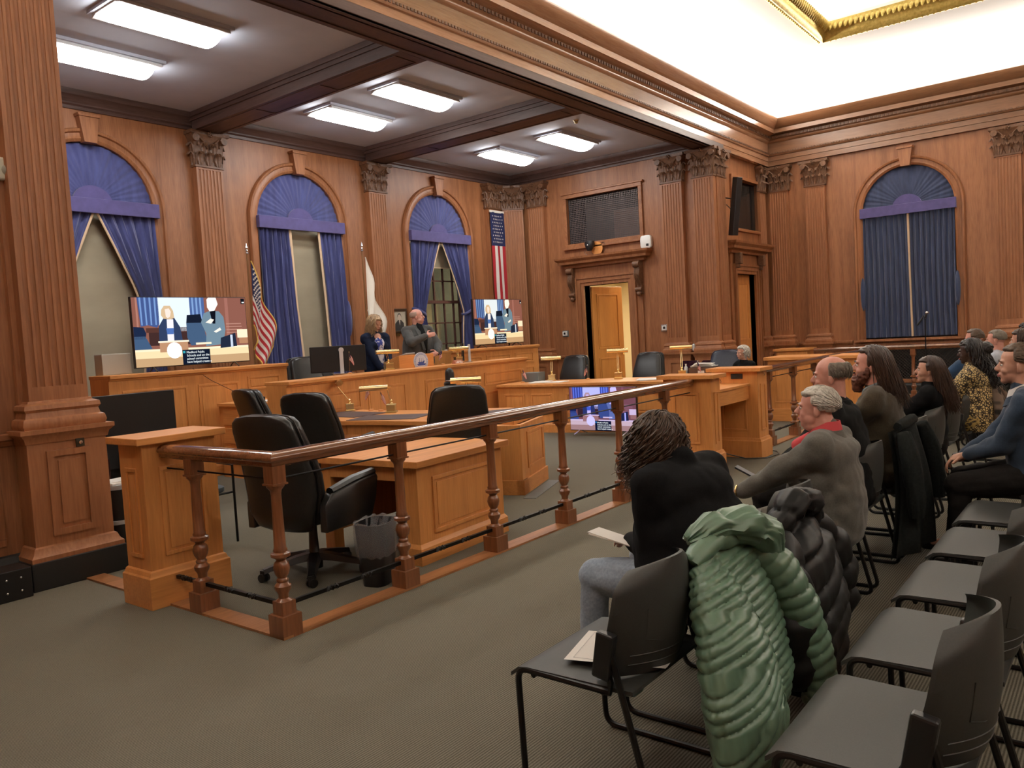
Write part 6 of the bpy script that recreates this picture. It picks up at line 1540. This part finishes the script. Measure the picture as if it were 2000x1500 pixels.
m_, C_, R_, _x = person('white haired man in a grey suit and red shirt, slouching on his chair', (4.44, 1.34, 0), rad(4), s=.96, lean=-.05, hip=.50, head=(.02, .10), girth=1.42, shw=.25, heavy=.8, hands=[(-.17, .46, .62), (.06, .46, .62)],
       feet=[(-.22, .66, .07), (.18, .60, .07)], skin=skin_p, top=grey_suit, bottom=khaki, face=dict(brow=h_white), wr=.011, voxel=.010, inner=collar_red, topname='suit_jacket', nose=1.1, skirt='tail', lapel=grey_suit, handdir=[((.5, .9, -.2), (0, .2, 1), 1), ((-.3, .9, -.25), (0, .2, 1), -1)], head_off=(0, .05, -.02),
       hair=cap_hair(h_white, lambda d: d.z > (-.5 if d.y < -.5 else -.32) and not (d.y > .25 and d.z < .55) and not (d.z < 0 and d.y > -.15), 1.05, voxel=.005, wr=.006, ws=35, st=dict(n=420, length=.055, wave=.006, wl=5, thick=.004, seed=2, puff=1.045, frontcut=.4, top=-.1, segs=6, fall=(0, -.9, -.25))))
ph = MB().cbox((0, 0, 0), (.075, .15, .01), rot=Euler((.5, 0, .2))).build('mobile_phone', plastic_black, smooth=0, bevel=.002); ph.location = (4.50, 1.80, .72); tag(ph, 'black phone held by the man in the grey suit', 'phone')
MB().tube([(-.195+.03*cos(2*pi*k/12), .425, .668+.03*sin(2*pi*k/12)) for k in range(12)], .006, 6, closed=True).build('wristwatch', brass, m_)
person('balding man in a black jacket beside the grey-suited man', (5.12, 1.44, 0), rad(8), s=1.03, lean=.05, hip=.56, head=(-.02, .04), girth=1.3, shw=.225, heavy=.5, skin=skin_p, top=blackc, bottom=darktr, face=dict(brow=h_short), wr=.010, voxel=.011,
       lapel=blackc, hair=cap_hair(h_grey, lambda d: d.z > -.35 and d.z < .50 and d.y < .12, 1.0, voxel=.005, wr=.002, ws=35, st=dict(n=300, length=.035, wave=.002, wl=4, thick=.0028, seed=4, puff=1.0, frontcut=.9, top=-.2, segs=5, fall=(0, -.5, -.9), region=lambda d: d.y < .1 and d.z < .52)))
def beardo(t, C, R, s):
    cap_hair(h_brown, lambda d: d.z > -.3 and not (d.y > .30 and d.z < .62), 1.07, st=dict(n=850, length=.30, wave=.008, wl=4, thick=.0038, seed=8, puff=1.07, frontcut=-.08, fall=(0, -.25, -1), segs=14))(t, C, R, s)
    mb = MB(); 
    for c, r in (((0, .070, -.105), (.045, .045, .05)), ((0, .085, -.082), (.036, .026, .022)), ((.045, .045, -.075), (.024, .035, .045)), ((-.045, .045, -.075), (.024, .035, .045)), ((0, .075, -.145), (.032, .036, .035)), ((.064, .018, -.045), (.013, .02, .04)), ((-.064, .018, -.045), (.013, .02, .04)), ((0, .098, -.044), (.026, .009, .007))):
        mb.ell(C+R@(V3(c)*s), tuple(x*s for x in r), R)
    remesh(mb, 'beard', h_red, t, .005, 3, .004, 40)
person('man with long brown hair and red beard in a brown tweed jacket', (5.84, 1.38, 0), rad(6), s=1.06, lean=.02, hip=.56, head=(.04, .12), girth=1.22, shw=.235, skin=skin_p, top=tweed, bottom=darktr, face=dict(brow=h_brown), hair=beardo, wr=.010, voxel=.010, collar=skyc, lapel=tweed, topname='tweed_jacket', nose=1.05, skirt='tail', head_off=(0, .02, 0))
person('woman with long straight brown hair in a black top', (7.32, 1.34, 0), rad(4), s=.90, lean=-.02, hip=.53, head=(.05, .10), girth=1.08, shw=.20, fem=True, skin=skin_l, top=black_knit, bottom=darktr, face=dict(brow=h_brown), wr=.007, voxel=.010, topname='sweater',
       hair=cap_hair(h_brown, lambda d: d.z > -.3 and not (d.y > .30 and d.z < .5), 1.08, st=dict(n=850, length=.42, wave=.007, wl=4, thick=.0042, seed=6, puff=1.08, frontcut=-.05, fall=(0, -.25, -1), segs=16)))
person('woman in a leopard print blouse and long patterned skirt with dark curly ponytail', (8.80, 1.22, 0), rad(4), s=.98, lean=.02, hip=.55, head=(-.08, -.1), girth=1.35, shw=.215, fem=True, skin=skin_d, top=leo, bottom=skirtm, face=dict(brow=h_black), wr=.006, voxel=.011, topname='blouse', skirt='skirt', hands=[(-.12, .38, .64), (.10, .38, .64)],
       hair=cap_hair(h_black, lambda d: d.z > -.3 and not (d.y > .30 and d.z < .5), 1.10, wr=.008, extra=lambda mb, C, R, s: mb.ell(C+R@(V3((0, -.14, .02))*s), (.07*s, .07*s, .07*s)), st=dict(n=300, length=.42, wave=.03, wl=12, thick=.006, seed=12, puff=1.1, frontcut=-.3, fall=(0, -.30, -1), segs=16)))
person('man in a blue suit jacket leaning forward with clasped hands in the second row', (5.78, .44, 0), rad(4), s=1.04, lean=.16, hip=.57, head=(.0, .06), girth=1.12, shw=.225, hands=[(-.03, .40, .68), (.04, .42, .66)], feet=[(-.14, .42, .07), (.16, .50, .07)], skin=skin_l, top=blue_suit, bottom=darktr,
       face=dict(brow=h_short), wr=.009, voxel=.009, topname='suit_jacket', collar=whitesh, lapel=blue_suit, skirt='tail', handdir=[((.35, .9, -.25), (-.4, .1, .9), 1), ((-.45, .85, -.25), (.4, .1, .9), -1)], curl=.9,
       hair=cap_hair(h_short, lambda d: d.z > -.22 and not (d.y > .25 and d.z < .6) and not (d.z < .05 and d.y > -.25), 1.055, voxel=.005, wr=.003, ws=40, st=dict(n=380, length=.05, wave=.003, wl=4, thick=.0035, seed=9, puff=1.045, frontcut=.4, top=-.05, segs=6, fall=(0, -.9, -.2))))
person('man with glasses and short brown hair in a blue shirt far down the row', (11.35, 1.58, 0), rad(-4), s=1.0, lean=-.05, hip=.58, head=(-.02, .05), girth=1.25, shw=.22, skin=skin_p, top=bluesh, bottom=darktr, face=dict(brow=h_short, glasses=eye_d), voxel=.012, topname='shirt',
       hair=cap_hair(h_short, lambda d: d.z > -.25 and not (d.y > .25 and d.z < .6) and not (d.z < .05 and d.y > -.2), 1.07, voxel=.007))
person('man with cropped grey hair in a pale shirt beyond the leopard blouse', (10.9, 1.26, 0), rad(-4), s=1.0, lean=0, hip=.57, head=(0, .05), girth=1.1, skin=skin_p, top=cloth('pale_shirt', (.45, .50, .58)), bottom=darktr, face=dict(brow=h_grey), voxel=.012, topname='shirt',
       hair=cap_hair(h_grey, lambda d: d.z > -.25 and not (d.y > .25 and d.z < .65) and not (d.z < .05 and d.y > -.2), 1.03, voxel=.007))
person('man with curly black hair in a dark blue jacket at the far end', (11.6, 1.00, 0), rad(-4), s=1.03, lean=0, hip=.60, head=(0, .0), girth=1.1, skin=skin_l, top=bluesh, bottom=darktr, face=dict(brow=h_black), voxel=.012,
       hair=cap_hair(h_black, lambda d: d.z > -.25 and not (d.y > .35 and d.z < .5) and not (d.z < .05 and d.y > -.1), 1.14, voxel=.007, wr=.012, ws=45))
person('woman with dark pinned hair seated in front of the far men at the right edge', (9.9, .88, 0), rad(-4), s=.98, lean=.05, hip=.60, head=(0, -.1), fem=True, skin=skin_l, top=blackc, bottom=darktr, face=dict(brow=h_brown), voxel=.012,
       hair=cap_hair(h_brown, lambda d: d.z > -.4 and not (d.y > .30 and d.z < .5), 1.12, voxel=.007, wr=.008, st=dict(n=200, length=.22, wave=.012, wl=6, thick=.006, seed=16, puff=1.1, frontcut=.1)))

# ================================================================ COATS OVER CHAIRS
green = noisy('green_nylon', (.125, .215, .145), (.09, .165, .11), (9, 9, 9), .38, .1, .002, spec=.6)
blackpuff = noisy('black_nylon', (.012, .012, .012), (.008, .008, .008), (9, 9, 9), .5, .15, .003, spec=.25)
coat_m = cloth('long_dark_coat', (.020, .023, .022), 60, .6); plaid = base('plaid_wool', (.05, .03, .02), .9)
def quilt(path, rx, ry, n, puff, nseg=24, res=7, tilt=0.0, seed=0, sag=.006, dirn=None, diag=0.0):
    """tube of sewn baffles along a path: (pts, radii lists)"""
    pts = [V3(p) for p in path]; L = [0]
    for a, b in zip(pts, pts[1:]): L.append(L[-1]+(b-a).length)
    def at(t):
        d = t*L[-1]
        for i in range(len(pts)-1):
            if d <= L[i+1] or i == len(pts)-2: f = (d-L[i])/max(1e-6, L[i+1]-L[i]); return i, f
    rings = []; m = n*res; nseg = int(nseg*1.8)
    ax = None
    for q in range(m+1):
        t = q/m; i, f = at(t); f = min(f, 1); p = pts[i].lerp(pts[i+1], f); d = (pts[min(i+1, len(pts)-1)]-pts[max(i-1, 0)]).normalized() if f < .5 else (pts[min(i+2, len(pts)-1)]-pts[i]).normalized()
        X = V3(dirn or (1, 0, 0)); X = (X-d*X.dot(d)).normalized(); Y = d.cross(X)
        ra = rx[i]+(rx[i+1]-rx[i])*f; rb = ry[i]+(ry[i+1]-ry[i])*f
        ring = []
        for k in range(nseg):
            a = 2*pi*k/nseg; tt = t*n + diag*cos(a) + .18*noise.noise(V3((cos(a)*1.5+seed, sin(a)*1.5, t*3)))
            b = abs(sin(pi*tt)); b = b**.55; w_ = 1+.10*noise.noise(V3((cos(a)*1.2+seed*3, sin(a)*1.2, t*2.5+seed)))
            k1 = puff*(b-.8); cr = sag*.6*noise.noise(V3((cos(a)*6, sin(a)*6, t*n*1.3+seed)))
            ring.append(p + X*cos(a)*(ra*w_+k1+cr) + Y*sin(a)*(rb*w_+k1*1.3+cr))
        rings.append(ring)
    return rings
def coat(name, label, loc, mat, parts, cat='jacket', rz=0):
    t = thing(name, label, cat, loc, rz)
    t.scale = (1.12, 1, 1)
    for nm, kw in parts:
        mb = MB(); mb.loop(quilt(**kw)); mb.build(nm, mat, t, smooth=70)
    return t
coat('puffer_jacket', 'green quilted hooded jacket hung over the back of a front-row chair', (2.70, 1.21, 0), green, [
    ('back_panel', dict(path=[(.04, .02, .79), (.05, -.04, .73), (.05, -.09, .58), (.05, -.12, .44), (.04, -.14, .30), (.03, -.14, .20)], rx=[.12, .20, .23, .24, .25, .23], ry=[.04, .05, .055, .06, .06, .05], n=19, puff=.0095, nseg=64, res=8, diag=.35, seed=2)),
    ('front_flap', dict(path=[(-.06, .02, .76), (-.14, -.07, .66), (-.20, -.15, .52), (-.23, -.19, .38), (-.22, -.21, .24), (-.18, -.20, .12)], rx=[.06, .12, .17, .20, .21, .19], ry=[.05, .075, .09, .10, .10, .075], n=20, puff=.0105, nseg=72, res=8, diag=1.5, seed=4)),
    ('left_sleeve', dict(path=[(-.20, .08, .60), (-.24, .14, .48), (-.25, .20, .38), (-.24, .24, .31)], rx=[.05, .055, .05, .045], ry=[.05, .055, .05, .045], n=6, puff=.010, nseg=22, res=6, seed=7)),
    ('right_sleeve', dict(path=[(.18, -.04, .77), (.25, -.12, .66), (.30, -.18, .50), (.34, -.21, .34), (.37, -.22, .20), (.39, -.21, .07)], rx=[.05, .075, .080, .075, .070, .060], ry=[.05, .075, .080, .075, .070, .060], n=15, puff=.010, nseg=26, res=8, seed=9)),
    ('hood', dict(path=[(-.10, .06, .83), (.0, .0, .87), (.12, -.05, .85), (.21, -.08, .79), (.26, -.10, .70)], rx=[.03, .065, .095, .09, .05], ry=[.025, .05, .07, .07, .04], n=3, puff=.018, nseg=34, res=12, seed=13, dirn=(0, 1, 0), sag=.02)),
    ('collar', dict(path=[(-.16, .02, .77), (-.06, .0, .82), (.10, -.03, .82), (.20, .0, .76)], rx=[.04, .05, .05, .04], ry=[.03, .045, .045, .03], n=3, puff=.010, nseg=20, res=8, seed=15, dirn=(0, 1, 0)))])
coat('puffer_coat', 'bulky black quilted coat with hood hung over a front-row chair', (3.38, 1.22, -.06), blackpuff, [
    ('back_panel', dict(path=[(0, -.06, .80), (.0, -.12, .70), (.0, -.14, .55), (.02, -.14, .38), (.03, -.13, .22), (.02, -.12, .12)], rx=[.12, .21, .25, .28, .28, .24], ry=[.05, .08, .09, .10, .10, .08], n=6, puff=.024, nseg=44, res=12, diag=.5, seed=22, sag=.012)),
    ('left_sleeve', dict(path=[(-.16, -.06, .78), (-.26, -.12, .64), (-.30, -.16, .48), (-.28, -.16, .32), (-.26, -.15, .22)], rx=[.06, .10, .10, .09, .07], ry=[.06, .10, .10, .09, .07], n=4, puff=.022, nseg=22, res=10, seed=24)),
    ('right_sleeve', dict(path=[(.16, -.06, .78), (.28, -.10, .64), (.34, -.12, .50), (.38, -.12, .36), (.36, -.10, .28)], rx=[.06, .10, .10, .09, .07], ry=[.06, .10, .10, .09, .07], n=4, puff=.022, nseg=22, res=10, seed=27)),
    ('hood', dict(path=[(-.16, -.03, .76), (-.08, -.06, .85), (.0, -.07, .89), (.12, -.08, .86), (.20, -.06, .74)], rx=[.05, .065, .07, .075, .05], ry=[.05, .06, .065, .065, .05], n=4, puff=.02, nseg=22, res=10, seed=29, dirn=(0, 1, 0), sag=.012))], cat='coat')
def drape_coat(name, label, loc, mat, W, z0, z1, cat='coat', fold=.03, parts=1):
    t = thing(name, label, cat, loc)
    def f(u, v, o):
        a = (u-.5)*2; z = z1+(z0-z1)*v; w = W*(.72+.38*v); x = a*w; y = -.06-.07*v*(1-.3*a*a) + .07*(a*a) - fold*v*(sin(a*9+1)+.5*sin(a*17)) - .03*sin(pi*v)
        return (x+.02*sin(v*5), y-o, z-.03*a*a + .01*sin(a*7)*v)
    mb = MB(); mb.grid(lambda u, v: f(u, v, 0), 60, 30); mb.grid(lambda u, v: f(u, v, -.03), 60, 30); mb.build('back_panel', mat, t, smooth=80)
    mb = MB(); mb.loop(quilt([(-W*.6, -.01, z1+.0), (0, -.045, z1+.03), (W*.6, -.01, z1)], [.03, .04, .03], [.03, .035, .03], 2, .004, 16, 8, dirn=(0, 1, 0))); mb.build('collar', mat, t, smooth=80)
    for s in (-1, 1): mb = MB(); mb.loop(quilt([(s*W*.7, -.05, z1-.03), (s*W*.85, -.10, z1-.2), (s*W*.9, -.13, z1-.42), (s*W*.88, -.13, z1-.55)], [.04, .06, .055, .045], [.04, .06, .055, .045], 3, .004, 18, 8, sag=.01)); mb.build('sleeve', mat, t, smooth=80)
    return t
drape_coat('overcoat', 'long dark overcoat hanging to the floor from the bearded man\'s chair', (5.72, 1.20, 0), coat_m, .38, .10, .88)
# plaid
_b = plaid.node_tree.nodes['Principled BSDF']; _tc = N(plaid, 'ShaderNodeTexCoord'); _w1 = N(plaid, 'ShaderNodeTexWave', bands_direction='X'); _w2 = N(plaid, 'ShaderNodeTexWave', bands_direction='Z')
_mm = N(plaid, 'ShaderNodeMath', operation='ADD'); _cr = N(plaid, 'ShaderNodeValToRGB')
for q in (_w1, _w2): q.inputs['Scale'].default_value = 3.5; LK(plaid, _tc.outputs['Object'], q.inputs['Vector'])
LK(plaid, _w1.outputs['Fac'], _mm.inputs[0]); LK(plaid, _w2.outputs['Fac'], _mm.inputs[1]); LK(plaid, _mm.outputs[0], _cr.inputs[0]); LK(plaid, _cr.outputs[0], _b.inputs['Base Color'])
_cr.color_ramp.elements[0].color = (.02, .015, .012, 1); _cr.color_ramp.elements[0].position = .3; _cr.color_ramp.elements[1].color = (.16, .11, .08, 1); _cr.color_ramp.elements[1].position = 1.0
drape_coat('plaid_coat', 'brown plaid coat over the chair behind the leopard print blouse', (8.95, 1.10, 0), plaid, .24, .42, .86)
